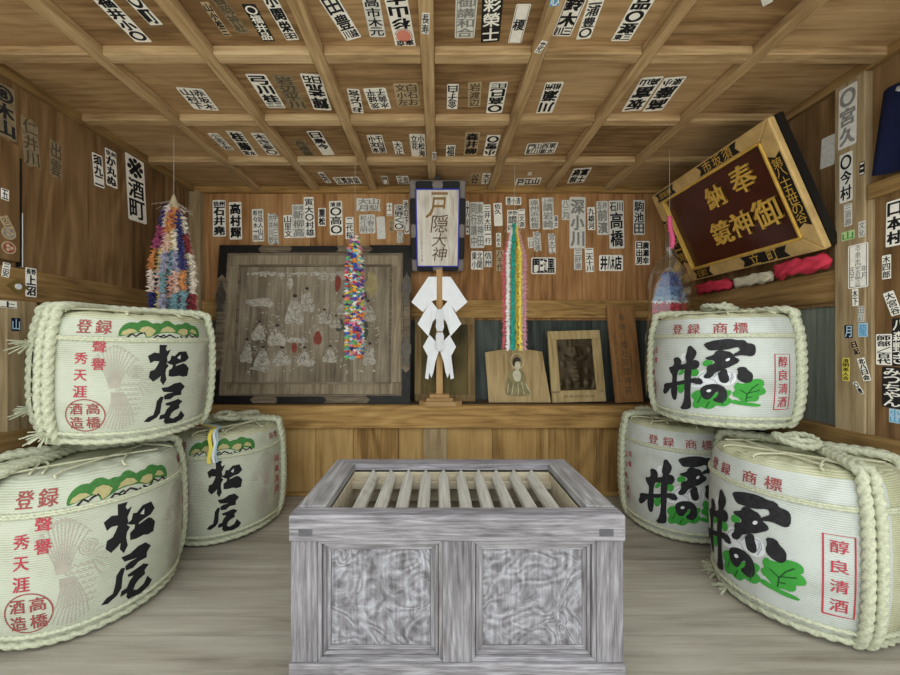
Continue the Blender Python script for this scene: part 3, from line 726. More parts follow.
def pine_label(b):
    k = b.R / 0.305
    s = b.h / 0.535 * 1.04
    T = lambda q: [[(x * k, y * s) for x, y in p] for p in q]
    b.ink(T([chaikin(p) for p in PRINTS['pineg']]), M_pine)
    b.ink(T(PRINTS['pinet']), M_tan, 2)
    for l in PRINTS['pinel']: b.ink(T(strip(l, 0.006)), M_black, 2)
    b.ink(T(PRINTS['matsu']), M_black)
    b.ink(T(PRINTS['matsuhole']), M_wrapw, 2)
    # phoenix drawn in fine lines on both sides of the brush lettering
    for cu, sg in ((-0.190, 1), (0.168, -1)):
        q = []
        for i in range(12):                    # tail feathers sweep up in a fan
            t0 = (i - 5.5) / 5.5
            L = 0.165 * (1 - 0.22 * t0 * t0)
            p = [(cu + sg * (-.02 + t0 * .014 + t0 * .05 * t ** 1.6), 0.225 + L * t * (1 - .12 * abs(t0) * t)) for t in (0.02, 0.3, 0.55, 0.8, 1.0)]
            q += strip(p, 0.0031)
            tip = p[-1]
            q += strip([(tip[0] - .006, tip[1] - .008), (tip[0], tip[1] + .003), (tip[0] + .006, tip[1] - .008)], 0.0028)
        for i in range(10):                    # lower plumes hang down
            t0 = (i - 4.5) / 4.5
            L = 0.15 * (1 - 0.15 * t0 * t0)
            p = [(cu + sg * (-.012 + t0 * .016 + t0 * .036 * t ** 1.3 + .012 * math.sin(t * 3)), 0.215 - L * t) for t in (0.02, 0.3, 0.6, 1.0)]
            q += strip(p, 0.0031)
        for r_ in (0.008, 0.016, 0.024):       # head
            q += strip([(cu + sg * 0.042 + r_ * math.cos(t / 12 * 2 * math.pi), 0.288 + r_ * math.sin(t / 12 * 2 * math.pi)) for t in range(11)], 0.0028)
        for i in range(7):                     # crest and side wing
            a = math.radians(-50 + i * 22)
            p = [(cu + sg * (.04 + .052 * t * math.cos(a) * (1 + .1 * math.sin(t * 6))), 0.255 + .06 * t * math.sin(a) - .015 * t * t) for t in (.35, .6, .8, 1)]
            q += strip(p, 0.0031)
        for j_ in range(7):
            for i in range(5):
                x, y_ = cu + sg * (-.014 + i * 0.015 + .006 * (j_ % 2)), 0.245 - j_ * 0.019
                q += strip([(x - 0.007, y_), (x - 0.004, y_ - 0.008), (x + 0.004, y_ - 0.008), (x + 0.007, y_)], 0.0028)
        b.ink(T(q), M_phx)
    for ch, u, v, w, mt in (('登', -0.313, 0.455, 0.05, M_wine), ('録', -0.250, 0.455, 0.052, M_wine), ('聲', -0.258, 0.382, 0.042, M_red), ('譽', -0.258, 0.318, 0.044, M_red),
                            ('秀', -0.313, 0.338, 0.042, M_red), ('天', -0.313, 0.276, 0.04, M_red), ('涯', -0.313, 0.216, 0.044, M_red),
                            ('高', -0.272, 0.152, 0.042, M_wine), ('橋', -0.272, 0.100, 0.044, M_wine), ('酒', -0.326, 0.152, 0.042, M_wine), ('造', -0.326, 0.100, 0.044, M_wine)):
        b.text(ch, u * k, v * s, w * k * 1.0, w * s, mt, 0.012 if mt is not M_black else 0.02)
    c_ = [(x * k, y_ * s) for x, y_ in ellipse(-0.299, 0.127, 0.064, 0.06, 28)]
    b.ink(strip(c_ + [c_[0]], 0.004), M_wine)
    # red framed column and small heading at the other edge
    fr = [(0.262, 0.15), (0.308, 0.15), (0.308, 0.36), (0.262, 0.36), (0.262, 0.15)]
    b.ink(T(strip(fr, 0.004)), M_red)
    for i, ch in enumerate('高級清酒'): b.text(ch, 0.285 * k, (0.333 - i * 0.052) * s, 0.032, 0.036, M_red, 0.01)
    for i, ch in enumerate('商標'): b.text(ch, (0.245 + i * 0.05) * k, 0.455 * s, 0.036, 0.036, M_wine, 0.01)
    # the maker's oval beyond the rope
    o_ = [(x * k, y_ * s) for x, y_ in ellipse(-0.57, 0.24, 0.07, 0.125, 28)]
    b.ink(strip(o_ + [o_[0]], 0.005), M_black)
    for i, ch in enumerate('清酒松尾'): b.text(ch, -0.57 * k, (0.325 - i * 0.057) * s, 0.045, 0.045, M_softblack, 0.02)

def kimi_label(b):
    k = b.R / 0.285
    s = b.h / 0.52
    T = lambda q: [[((x + .07) * 1.08 * k - .07 * k, y * s + .004) for x, y in p] for p in q]
    U = lambda q: [[(x * k, y * s) for x, y in p] for p in q]
    b.ink(T([chaikin(p, 2) for p in PRINTS['kimiw']]), M_wprint)
    b.ink(T([fatten(chaikin(p), .002) for p in PRINTS['kimig']]), M_leaf, 2)
    for i, l in enumerate(PRINTS['kimil']): b.ink(T(strip(l, 0.0035 if i < 7 else 0.0026)), M_leafline if i < 7 else M_wline, 3)
    b.ink(T([fatten(chaikin(p), .0028) for p in PRINTS['kimi']]), M_softblack, 3)
    b.ink(T([chaikin(p) for p in PRINTS['kimihole']]), M_wprint, 4)
    for ch, u, v in (('登', -0.200, 0.446), ('録', -0.125, 0.446), ('商', -0.022, 0.447), ('標', 0.052, 0.447)):
        b.text(ch, u * k, v * s, 0.05, 0.046, M_wine, 0.015)
    fr = [(0.180, 0.10), (0.260, 0.10), (0.260, 0.335), (0.180, 0.335), (0.180, 0.10)]
    b.ink(U(strip(fr, 0.005)), M_red)
    for i, ch in enumerate('醇良清酒'): b.text(ch, 0.220 * k, (0.303 - i * 0.057) * s, 0.046, 0.043, M_red, 0.008)
    for u, col, v0 in ((-0.35, '名聲', 0.345), (-0.39, '天下四', 0.33)):
        for i, ch in enumerate(col): b.text(ch, u * k, (v0 - i * 0.052) * s, 0.028, 0.03, M_red, 0.008)
    c_ = [(x * k, y_ * s) for x, y_ in ellipse(-0.375, 0.15, 0.026, 0.05, 20)]
    b.ink(strip(c_ + [c_[0]], 0.003), M_wine)
    for i, ch in enumerate('酒造'): b.text(ch, -0.375 * k, (0.168 - i * 0.036) * s, 0.026, 0.03, M_wine, 0.01)
    for i, ch in enumerate('清酒'): b.text(ch, 0.50 * k, (0.375 - i * 0.15) * s, 0.10, 0.11, M_black, 0.03)

def dress(b, seed, left, right, extra=None, knot=True):
    b.loop(left, left + 222)
    b.loop(right, right - 218)
    if extra is not None: b.loop(extra, extra + 172, double=False)
    b.ring(0.79 * b.h, 0.0058, 'belt_cord', out=0.5)
    b.ring(0.804 * b.h, 0.0058, 'belt_cord', out=0.5)
    b.ring(0.105 * b.h, 0.008, 'foot_cord', out=0.5, wob=0.003)
    b.ring(0.045 * b.h, 0.013, 'foot_rope', out=0.5, wob=0.004)
    b.star(seed)
    if knot:
        m = MB()
        pts = []
        for i in range(46):
            t = i / 45
            a = t * 4.2 * math.pi
            rr = 0.035 + 0.03 * math.sin(t * math.pi)
            pts.append((rr * math.cos(a), rr * math.sin(a), b.h + 0.028 + 0.012 * math.sin(a * 1.5) + 0.012 * t))
        rope(m, pts, 0.013)
        m.build('knot', M_straw, b.root, smooth=True)

b = Barrel('sake_barrel', 'pine-branch sake barrel on the floor towards the open front, bearing another on top', 0.305, 0.58, (-1.415, 1.472, 0.0), -19.0, top='cloth', wrap=M_wrapc)
pine_label(b); b.finish(); dress(b, 1, -84, 70, None, knot=False)
b = Barrel('sake_barrel', 'pine-branch sake barrel resting on top of the two other pine barrels', 0.292, 0.515, (-1.375, 1.612, 0.644), -19.6, tilt=(1.5, 3.0), wrap=M_wrapc)
pine_label(b); b.finish(); dress(b, 2, -82, 70, -128, knot=False)
b.tuft(-128, 0.72 * b.h, 5); b.tuft(-128, 0.2 * b.h, 6); b.tuft(-84, 0.1 * b.h, 7)
b = Barrel('sake_barrel', 'pine-branch sake barrel by the back wall with a flower and ribbon on its lid', 0.292, 0.57, (-1.215, 2.075, 0.0), -55.0, wrap=M_wrapc)
pine_label(b); b.finish(); dress(b, 3, -82, 70, None)
LB = b
b = Barrel('sake_barrel', 'green-leaf sake barrel on the floor towards the open front, coiled rope on its straw lid', 0.282, 0.60, (1.446, 1.460, 0.0), -158.0)
kimi_label(b); b.finish(); dress(b, 4, -90, 61, None)
b.tuft(-60, 0.03 * b.h, 8, n=26, L=0.06); b.tuft(-52, 0.03 * b.h, 9, n=26, L=0.05); b.tuft(-30, 0.03 * b.h, 19, n=22, L=0.05)
b = Barrel('sake_barrel', 'green-leaf sake barrel resting on top of two others below the gilt plaque', 0.272, 0.505, (1.362, 1.755, 0.655), -122.5)
kimi_label(b); b.finish(); dress(b, 5, -88, 70, None)
b = Barrel('sake_barrel', 'green-leaf sake barrel by the back wall, half hidden behind the other floor barrel', 0.275, 0.60, (1.365, 2.07, 0.0), -105.9)
kimi_label(b); b.finish(); dress(b, 6, -90, 70, None)
b.tuft(20, 0.965 * b.h, 11, n=30, L=0.05)

# ================================================================ offertory box
def offertory_box():
    t = tag(empty('offertory_box', (0.056, 1.065, 0.0)), 'weathered grey wooden offertory box with slatted top and two carved front panels', 'offertory box')
    W, D, H = 0.49, 0.50, 0.522
    def p(name, fn, mat, bev=0.003, par=None):
        m = MB(); fn(m); return m.build(name, mat, par or t, bevel=bev)
    # front: base rail, top rail, stiles
    p('base_rail', lambda m: m.box(-W - .004, W + .004, -0.006, 0.05, 0, 0.086), M_grey)
    tr = p('top_rail', lambda m: m.box(-W - .004, W + .004, -0.006, 0.05, 0.445, H), M_grey, 0.005)
    for x in (-0.444, 0.437):
        p('tenon_end', lambda m: m.box(x - 0.02, x + 0.02, -0.0075, 0.02, 0.462, 0.482), M_tenon, 0, tr)
    br = [o for o in t.children if o.name.startswith('base_rail')][0]
    for x in (-0.444, 0.437):
        p('tenon_end', lambda m: m.box(x - 0.02, x + 0.02, -0.0075, 0.02, 0.015, 0.05), M_tenon, 0, br)
    for a, b_ in ((-W, -W + 0.078), (-0.042, 0.042), (W - 0.078, W)):
        p('stile', lambda m: m.box(a, b_, 0.0, 0.045, 0.086, 0.445), M_greyv)
    # two panels with stepped mouldings
    for a, b_ in ((-W + 0.078, -0.042), (0.042, W - 0.078)):
        z0, z1 = 0.086, 0.445
        def mould(m):
            for k, (w0, w1, y) in enumerate(((0.0, 0.012, 0.004), (0.014, 0.024, 0.012), (0.024, 0.036, 0.018))):
                o, i = w0, w1
                for qi, q in enumerate(([(a + o, z0 + o), (b_ - o, z0 + o), (b_ - i, z0 + i), (a + i, z0 + i)], [(a + o, z1 - o), (b_ - o, z1 - o), (b_ - i, z1 - i), (a + i, z1 - i)],
                          [(a + o, z0 + o), (a + i, z0 + i), (a + i, z1 - i), (a + o, z1 - o)], [(b_ - o, z0 + o), (b_ - i, z0 + i), (b_ - i, z1 - i), (b_ - o, z1 - o)])):
                    m.prism(q, 0.0, 0.04 - y, 1 if qi < 2 else 0, Matrix(((1, 0, 0, 0), (0, 0, -1, 0.04), (0, 1, 0, 0), (0, 0, 0, 1))))
        pn = p('panel', lambda m: m.box(a + 0.036, b_ - 0.036, 0.019, 0.04, z0 + 0.036, z1 - 0.036), M_burl, 0.004)
        p('panel_moulding', mould, [M_greyv, M_grey], 0.0015, pn)
    # sides, back, floor
    for x0, x1 in ((-W, -W + 0.03), (W - 0.03, W)):
        p('side_board', lambda m: m.box(x0, x1, 0.05, D - 0.03, 0.0, 0.47), M_grey)
    p('back_board', lambda m: m.box(-W, W, D - 0.03, D, 0.0, 0.47), M_slatx)
    p('bottom_board', lambda m: m.box(-W + .03, W - .03, 0.05, D - 0.03, 0.0, 0.02), M_slatx)
    # top frame with mitred corners
    zf0, zf1 = 0.488, H + 0.002
    fw, fd0, fd1 = 0.088, 0.052, 0.062
    inn = (-W + fw, W - fw, fd0, D - fd1)
    p('top_frame_board', lambda m: m.prism([(-W, 0.052), (-W + fw, 0.056), (-W + fw, D - fd1), (-W, D)], zf0, zf1), M_greyb)
    p('top_frame_board', lambda m: m.prism([(W, 0.052), (W - fw, 0.056), (W - fw, D - fd1), (W, D)], zf0, zf1), M_greyb)
    p('top_frame_board', lambda m: m.prism([(-W, D), (W, D), (W - fw, D - fd1), (-W + fw, D - fd1)], zf0, zf1), M_grey)
    p('inner_board', lambda m: m.box(-W + fw - .012, -W + fw, 0.05, D - fd1, 0.37, zf0 + .01), M_slatx, 0)
    p('inner_board', lambda m: m.box(W - fw, W - fw + .012, 0.05, D - fd1, 0.37, zf0 + .01), M_slatx, 0)
    p('inner_board', lambda m: m.box(-W + fw, W - fw, D - fd1, D - fd1 + .012, 0.37, zf0 + .01), M_slatx, 0)
    # ridged slats running front to back
    for i in range(10):
        x = -0.322 + i * 0.0722
        sec = [(x - 0.021, 0.462), (x + 0.021, 0.462), (x + 0.020, 0.478), (x, 0.508), (x - 0.020, 0.478)]
        def sl(m):
            m.prism([(a, b_) for a, b_ in sec], 0.05, 0.425, 0, Matrix(((1, 0, 0, 0), (0, 0, 1, 0), (0, 1, 0, 0), (0, 0, 0, 1))))
        p('slat', sl, M_slat, 0.001)
    p('slat_bearer', lambda m: m.box(-W + fw, W - fw, 0.40, 0.42, 0.435, 0.46), M_slatx, 0)
M_tenon = plain('dark_tenon_wood', (92, 90, 93), 0.8, var=0.3)
M_greyb = wood('weathered_grey_side_wood', (100, 97, 94), (144, 141, 139), (184, 181, 178), axis=1, fine=1.3, rnd=0.15, ring=0.3, bump=0.2)
offertory_box()

# ================================================================ framed votive painting on the shelf
def frame_matrix(x0, x1, ybot, zbot, ytop, ztop):
    """Local x along the shelf, y up the leaning face, z towards the viewer."""
    ey = Vector((0, ytop - ybot, ztop - zbot)); h = ey.length; ey.normalize()
    ex = Vector((1, 0, 0)); ez = ex.cross(ey)
    M = Matrix((ex, ey, ez)).transposed().to_4x4()
    M.translation = (x0, ybot, zbot)
    return M, x1 - x0, h

def big_painting():
    M, W, H = frame_matrix(-1.555, -0.194, 2.50, SHELF + 0.001, 2.615, 1.715)
    t = tag(empty('votive_painting'), 'large old framed painting of gathered figures leaning on the shelf behind colourful paper cranes', 'painting')
    t.matrix_world = M
    m = MB()
    fb = 0.05
    m.box(0, W, 0, fb, -0.02, 0.03); m.box(0, W, H - fb, H, -0.02, 0.03); m.box(0, fb, fb, H - fb, -0.02, 0.03); m.box(W - fb, W, fb, H - fb, -0.02, 0.03)
    m.build('outer_frame', M_fr_out, t, bevel=0.006)
    m = MB()
    a = 0.145
    m.box(fb, W - fb, fb, a, -0.015, 0.012); m.box(fb, W - fb, H - a, H - fb, -0.015, 0.012); m.box(fb, a, a, H - a, -0.015, 0.012); m.box(W - a, W - fb, a, H - a, -0.015, 0.012)
    m.build('inner_frame', M_fr_in, t, bevel=0.004)
    m = MB()
    for o, w, zz in ((fb, 0.014, 0.022), (a - 0.012, 0.014, 0.018)):
        m.box(o, W - o, o, o + w, 0.0, zz); m.box(o, W - o, H - o - w, H - o, 0.0, zz); m.box(o, o + w, o, H - o, 0.0, zz); m.box(W - o - w, W - o, o, H - o, 0.0, zz)
    m.build('frame_moulding', M_fr_mold, t, bevel=0.003)
    # painted boards
    m = MB()
    xs_ = [a, 0.47, 0.96, W - a]
    for i in range(3): m.box(xs_[i] + .001, xs_[i + 1] - .001, a, H - a, -0.015, 0.004)
    def blob(poly, mt, z=0.0052): m.add([(x, y, z) for x, y in poly], [tuple(range(len(poly)))], mt)
    g = random.Random(3)
    px = lambda x, y: (x / 3.553 / 206.0 * W - 30 / 3.553 / 206.0 * W * 1.0, H - (y - 30) / 3.553 / 155.0 * H)
    def rag(cx, cy, rx, ry, n=14):
        q = []
        for i in range(n):
            an = 2 * math.pi * i / n; k = g.uniform(0.72, 1.15)
            q.append(px(cx + rx * k * math.cos(an), cy + ry * k * math.sin(an)))
        return q[::-1]
    def figure(cx, cy, w, h, mt=1):
        robe = [(cx - w * .5, cy + h * .5), (cx - w * .6, cy + h * .28), (cx - w * .45, cy + h * .1), (cx - w * .34, cy - h * .1), (cx - w * .15, cy - h * .25), (cx + w * .15, cy - h * .25), (cx + w * .36, cy - h * .05), (cx + w * .42, cy + h * .15), (cx + w * .62, cy + h * .3), (cx + w * .45, cy + h * .52), (cx, cy + h * .46)]
        robe = chaikin([(x_ + g.uniform(-.09, .09) * w, y_ + g.uniform(-.06, .06) * h) for x_, y_ in robe])
        blob([px(*q) for q in robe][::-1], mt)
        for k in range(7):
            x_ = cx + g.uniform(-.5, .5) * w; y_ = cy + g.uniform(-.1, .45) * h
            l = [px(x_, y_), px(x_ + g.uniform(-9, 9), y_ - g.uniform(4, 12)), px(x_ + g.uniform(-12, 12), y_ - g.uniform(12, 26))]
            for s_ in strip(l, 0.004): blob(s_, g.choice((0, 3, 7, 7)), 0.0058 + k * .0001)
        blob([px(*q) for q in ellipse(cx, cy - h * .36, w * .14, h * .11, 12)][::-1], 2, 0.0066)
        blob([px(*q) for q in ellipse(cx, cy - h * .43, w * .15, h * .06, 10)][::-1], 3, 0.0068)
    for cx, cy, w, h in ((320, 255, 60, 110), (258, 345, 60, 75), (145, 400, 42, 90), (190, 330, 45, 70), (208, 420, 55, 75), (280, 420, 60, 70), (365, 220, 50, 90), (435, 280, 45, 55), (365, 420, 45, 70), (460, 410, 45, 60), (505, 240, 40, 70), (600, 260, 50, 80), (610, 410, 40, 80), (480, 300, 40, 50)):
        figure(cx, cy, w, h)
    for q in ((190, 232, 55, 18), (480, 140, 90, 14), (300, 165, 14, 20), (615, 165, 26, 50), (370, 440, 40, 16), (560, 235, 40, 26), (330, 365, 48, 10), (200, 462, 40, 8)): blob(rag(*q), 5 if q[0] > 600 else 1, 0.0048)
    for q in ((482, 165, 12, 32), (412, 358, 16, 28), (325, 390, 12, 22)): blob(rag(*q, n=10), 4, 0.007)
    for q in ((560, 210, 40, 30), (585, 330, 22, 40), (490, 310, 24, 22)): blob(rag(*q), 6, 0.0046)
    for k in range(230):                      # flakes of old white paint left between the figures
        x_ = g.uniform(130, 640); y_ = min(470, max(122, g.gauss(330, 90)))
        L_ = g.uniform(5, 16); an = g.uniform(-.6, .6) if k % 3 else g.uniform(1.0, 2.0)
        for s_ in strip([px(x_, y_), px(x_ + L_ * math.cos(an) * .5 + g.uniform(-3, 3), y_ + L_ * math.sin(an) * .5), px(x_ + L_ * math.cos(an), y_ + L_ * math.sin(an))], g.uniform(.003, .009)): blob(s_, g.choice((1, 7, 1, 2)), 0.0045 + (k % 9) * .00003)
    for k in range(90):
        x_ = g.uniform(135, 560); y_ = 122 + abs(g.gauss(0, 9))
        blob(rag(x_, y_, g.uniform(4, 16), g.uniform(2, 5), 8), g.choice((1, 7)), 0.0045 + (k % 9) * .00003)
    m.build('painted_boards', [M_painting, M_pwhite, M_pskin, M_pdark, M_pred, M_ptan, M_pgreen, M_pchalk], t)
    # dark metal fittings
    def fit(poly, z=0.034):
        mm = MB(); mm.prism(poly, 0.0302, z); mm.build('metal_fitting', M_iron, t)
    e = 0.054
    L1, L2 = 0.30, 0.24
    for sx in (0, 1):
        for sy in (0, 1):
            X = (lambda v: v) if not sx else (lambda v: W - v)
            Y = (lambda v: v) if not sy else (lambda v: H - v)
            fit([(X(-.003), Y(-.003)), (X(L1), Y(-.003)), (X(L1 - .03), Y(e / 2)), (X(L1), Y(e)), (X(e), Y(e)), (X(e), Y(L2)), (X(e / 2), Y(L2 - .03)), (X(-.003), Y(L2))])
    for yy in (e / 2 - .002, H - e / 2 + .002):
        cx = W * 0.49 if yy > 0.5 else W * 0.45
        fit([(cx + (0.165 + 0.012 * math.cos(3 * an)) * max(-1, min(1, 1.3 * math.cos(an))), yy + 0.022 * max(-1, min(1, 1.5 * math.sin(an)))) for an in [2 * math.pi * i / 28 for i in range(28)]])
    for xx, sg in ((e / 2, -1), (W - e / 2, 1)):
        for yy in ((H * 0.66,) if sg < 0 else (H * 0.72, H * 0.33)):
            mm = MB()
            mm.prism([(xx - .03, yy - .1), (xx - .012, yy - .06), (xx - .034, yy - .02), (xx - .034, yy + .03), (xx - .012, yy + .08), (xx, yy + .12), (xx + .012, yy + .08), (xx + .034, yy + .03), (xx + .034, yy - .02), (xx + .012, yy - .06), (xx + .03, yy - .1)], 0.0302, 0.035)
            mm.build('side_fitting', M_iron2, t)
M_fr_out = wood('old_dark_frame_wood', (66, 57, 45), (108, 96, 78), (144, 130, 108), axis=0, rnd=0.1)
M_fr_in = wood('old_grey_frame_wood', (98, 86, 66), (140, 126, 102), (170, 156, 130), axis=1, fine=0.9, rnd=0.25)
M_fr_mold = wood('old_frame_moulding_wood', (84, 72, 58), (122, 108, 90), (150, 136, 116), axis=0)
M_painting = wood('aged_painted_board', (92, 82, 66), (132, 120, 100), (168, 156, 134), axis=1, fine=0.7, rnd=0.2, blotch=0.5)
M_pwhite = plain('flaked_white_paint', (184, 176, 160), 0.85, var=0.5, vscale=60)
M_pchalk = plain('chalky_white_paint', (196, 190, 174), 0.85, var=0.4, vscale=60)
M_pskin = plain('aged_skin_paint', (150, 138, 122), 0.85, var=0.2)
M_pdark = plain('aged_black_paint', (64, 58, 52), 0.85, var=0.2)
M_pred = plain('aged_red_paint', (140, 72, 60), 0.85, var=0.25)
M_ptan = plain('aged_ochre_paint', (176, 160, 116), 0.85, var=0.3)
M_pgreen = plain('aged_green_grey_paint', (88, 92, 82), 0.85, var=0.4)
M_iron = plain('dark_iron_fitting', (40, 38, 34), 0.5, metal=0.3, var=0.3)
M_iron2 = plain('worn_iron_fitting', (92, 86, 76), 0.5, metal=0.3, var=0.3)
big_painting()

# second dark framed picture behind the paper wand
def small_frame():
    M, W, H = frame_matrix(-0.168, 0.265, 2.585, SHELF + 0.001, 2.638, 1.205)
    t = tag(empty('framed_picture'), 'narrow dark brown framed picture standing behind the white paper wand', 'picture')
    t.matrix_world = M
    m = MB(); a = 0.05
    m.box(0, W, 0, a, -0.012, 0.012); m.box(0, W, H - a, H, -0.012, 0.012); m.box(0, a, a, H - a, -0.012, 0.012); m.box(W - a, W, a, H - a, -0.012, 0.012)
    m.build('frame', M_f2, t, bevel=0.003)
    m = MB(); m.box(a - .002, W - a + .002, a - .002, H - a + .002, -0.012, 0.0)
    m.build('picture_board', M_f2p, t)
M_f2 = wood('brown_frame_wood', (84, 66, 40), (124, 102, 66), (150, 126, 86), axis=1)
M_f2p = wood('dark_greenish_board', (56, 52, 32), (98, 86, 52), (124, 104, 62), axis=1, fine=0.4, blotch=0.8)
small_frame()

def ema_board():
    M, W, H = frame_matrix(0.335, 0.800, 2.535, SHELF + 0.001, 2.60, 0.990)
    t = tag(empty('votive_plaque'), 'plain gabled wooden votive plaque painted with a small seated deity figure', 'plaque')
    t.matrix_world = M
    m = MB(); m.prism([(0.02, 0), (W - 0.01, 0), (W - 0.055, H - 0.03), (W * 0.47, H), (0.0, H - 0.035)], -0.012, 0.008)
    m.build('board', M_ema, t, bevel=0.003)
    m = MB()
    P = lambda zx, zy: ((zx - 65) / 4.82 / 66.5 * W, (522 - zy) / 4.82 / 50.0 * H)
    def shp(q, mt, z): m.add([(x, y, z) for x, y in [P(*p_) for p_ in q]], [tuple(range(len(q)))[::-1]], mt)
    halo = ellipse(222, 342, 32, 34, 22)
    for s_ in strip([P(*q) for q in halo + [halo[0]]], 0.004): m.add([(x, y, 0.0092) for x, y in s_], [(0, 1, 2, 3)], 1)
    shp(chaikin([(165, 440), (175, 395), (205, 375), (240, 375), (258, 400), (265, 450), (280, 480), (275, 495), (165, 495), (158, 470)]), 2, 0.009)
    shp(chaikin([(195, 390), (225, 378), (240, 400), (235, 430), (205, 432)]), 1, 0.0096)
    shp(ellipse(222, 362, 15, 20, 14), 1, 0.0100)
    shp(chaikin([(198, 355), (200, 335), (215, 322), (236, 328), (242, 345), (232, 342), (212, 346), (208, 372)]), 3, 0.0104)
    for l in ([(175, 440), (170, 480)], [(200, 440), (190, 490)], [(240, 435), (250, 485)], [(222, 440), (222, 490)], [(260, 440), (278, 478)]):
        for s_ in strip([P(*q) for q in l], 0.004): m.add([(x, y, 0.0100) for x, y in s_], [(0, 1, 2, 3)], 1)
    m.build('painted_figure', [M_ema, M_fig1, M_fig2, M_pdark], t)
M_ema = wood('ema_board_wood', (134, 110, 72), (172, 148, 104), (192, 170, 126), axis=1, rnd=0.1)
M_fig1 = plain('pale_paint', (206, 200, 170), 0.8, var=0.2)
M_fig2 = plain('olive_grey_paint', (144, 132, 92), 0.8, var=0.35)
ema_board()

def relief_frame():
    M, W, H = frame_matrix(0.795, 1.170, 2.525, SHELF + 0.001, 2.60, 1.105)
    M = M @ Matrix.Rotation(math.radians(1.5), 4, 'Z')
    t = tag(empty('relief_picture'), 'light wooden frame holding a dark bronze relief of a standing deity', 'relief picture')
    t.matrix_world = M
    m = MB(); a = 0.062
    m.box(0, W, 0, a + .02, -0.012, 0.014); m.box(0, W, H - a, H, -0.012, 0.014); m.box(0, a, a, H - a, -0.012, 0.014); m.box(W - a, W, a, H - a, -0.012, 0.014)
    fr = m.build('frame', M_f3, t, bevel=0.003)
    m = MB()
    for q in letters('年 月 吉 日 奉 納', 0.02, 0.22, 0.0): m.add([(W / 2 + y, a / 2 + .01 - x, 0.0147) for x, y in q], [tuple(range(len(q)))])
    m.build('inscription', M_inkbrown, fr)
    m = MB(); n = 44; k = 56
    x0, x1, y0, y1 = a - .002, W - a + .002, a + .018, H - a + .002
    def hgt(u, v):
        z = 0.002
        body = math.exp(-((u - .5) / .13) ** 2) * (1 if .12 < v < .85 else 0) * 0.016 * (0.7 + .3 * math.sin(v * 38))
        head = 0.02 * math.exp(-(((u - .5) / .06) ** 2 + ((v - .78) / .05) ** 2))
        arms = 0.012 * math.exp(-((v - .55 - .35 * abs(u - .5)) / .035) ** 2) * (abs(u - .5) < .33)
        flame = 0.006 * max(0, math.sin(u * 21 + v * 9)) * max(0, math.sin(v * 17 - u * 6)) * (1 if v < .85 else .4)
        base = 0.012 * math.exp(-((v - .14) / .07) ** 2) * (0.6 + .4 * math.sin(u * 26))
        sword = 0.01 * math.exp(-((u - .38 - (v - .7) * .12) / .018) ** 2) * (v > .55)
        return z + max(body, head, arms, base, sword) + flame
    for j in range(k + 1):
        for i in range(n + 1):
            u, v = i / n, j / k
            m.v.append((x0 + (x1 - x0) * u, y0 + (y1 - y0) * v, hgt(u, v)))
    for j in range(k):
        for i in range(n):
            m.f.append((j * (n + 1) + i, j * (n + 1) + i + 1, (j + 1) * (n + 1) + i + 1, (j + 1) * (n + 1) + i)); m.m.append(0)
    m.build('relief', M_bronze, t, smooth=True)
M_f3 = wood('light_frame_wood', (134, 112, 70), (172, 150, 104), (194, 172, 126), axis=1, rnd=0.1)
M_bronze = plain('dark_bronze', (74, 62, 42), 0.42, metal=0.5, var=0.4, vscale=20)
relief_frame()

def tall_tablet():
    M, W, H = frame_matrix(1.235, 1.43, 2.52, SHELF + 0.001, 2.60, 1.285)
    M = M @ Matrix.Rotation(math.radians(2.2), 4, 'Z')
    t = tag(empty('inscribed_tablet'), 'tall narrow reddish wooden tablet with faint vertical writing leaning at the end of the shelf', 'tablet')
    t.matrix_world = M
    m = MB(); m.box(0, W, 0, H, -0.01, 0.006); m.build('board', M_tab, t, bevel=0.003)
    m = MB()
    for q in letters('奉 納 八 幡 社 宮 御 神 前', 0.05, H * .84, 0.0): m.add([(W / 2 + x, H * .50 + y, 0.0068) for x, y in q], [tuple(range(len(q)))])
    for q in letters('平 成 二 年 十 月 吉 日 建 之', 0.022, H * .55, 0.0): m.add([(W / 2 - .06 + x, H * .42 + y, 0.0068) for x, y in q], [tuple(range(len(q)))])
    for q in letters('氏 子 総 代', 0.02, H * .22, 0.0): m.add([(W / 2 + .06 + x, H * .30 + y, 0.0068) for x, y in q], [tuple(range(len(q)))])
    m.build('writing', M_inkbrown, t)
M_tab = wood('reddish_tablet_wood', (116, 80, 46), (154, 112, 68), (176, 134, 88), axis=1, rnd=0.1)
tall_tablet()

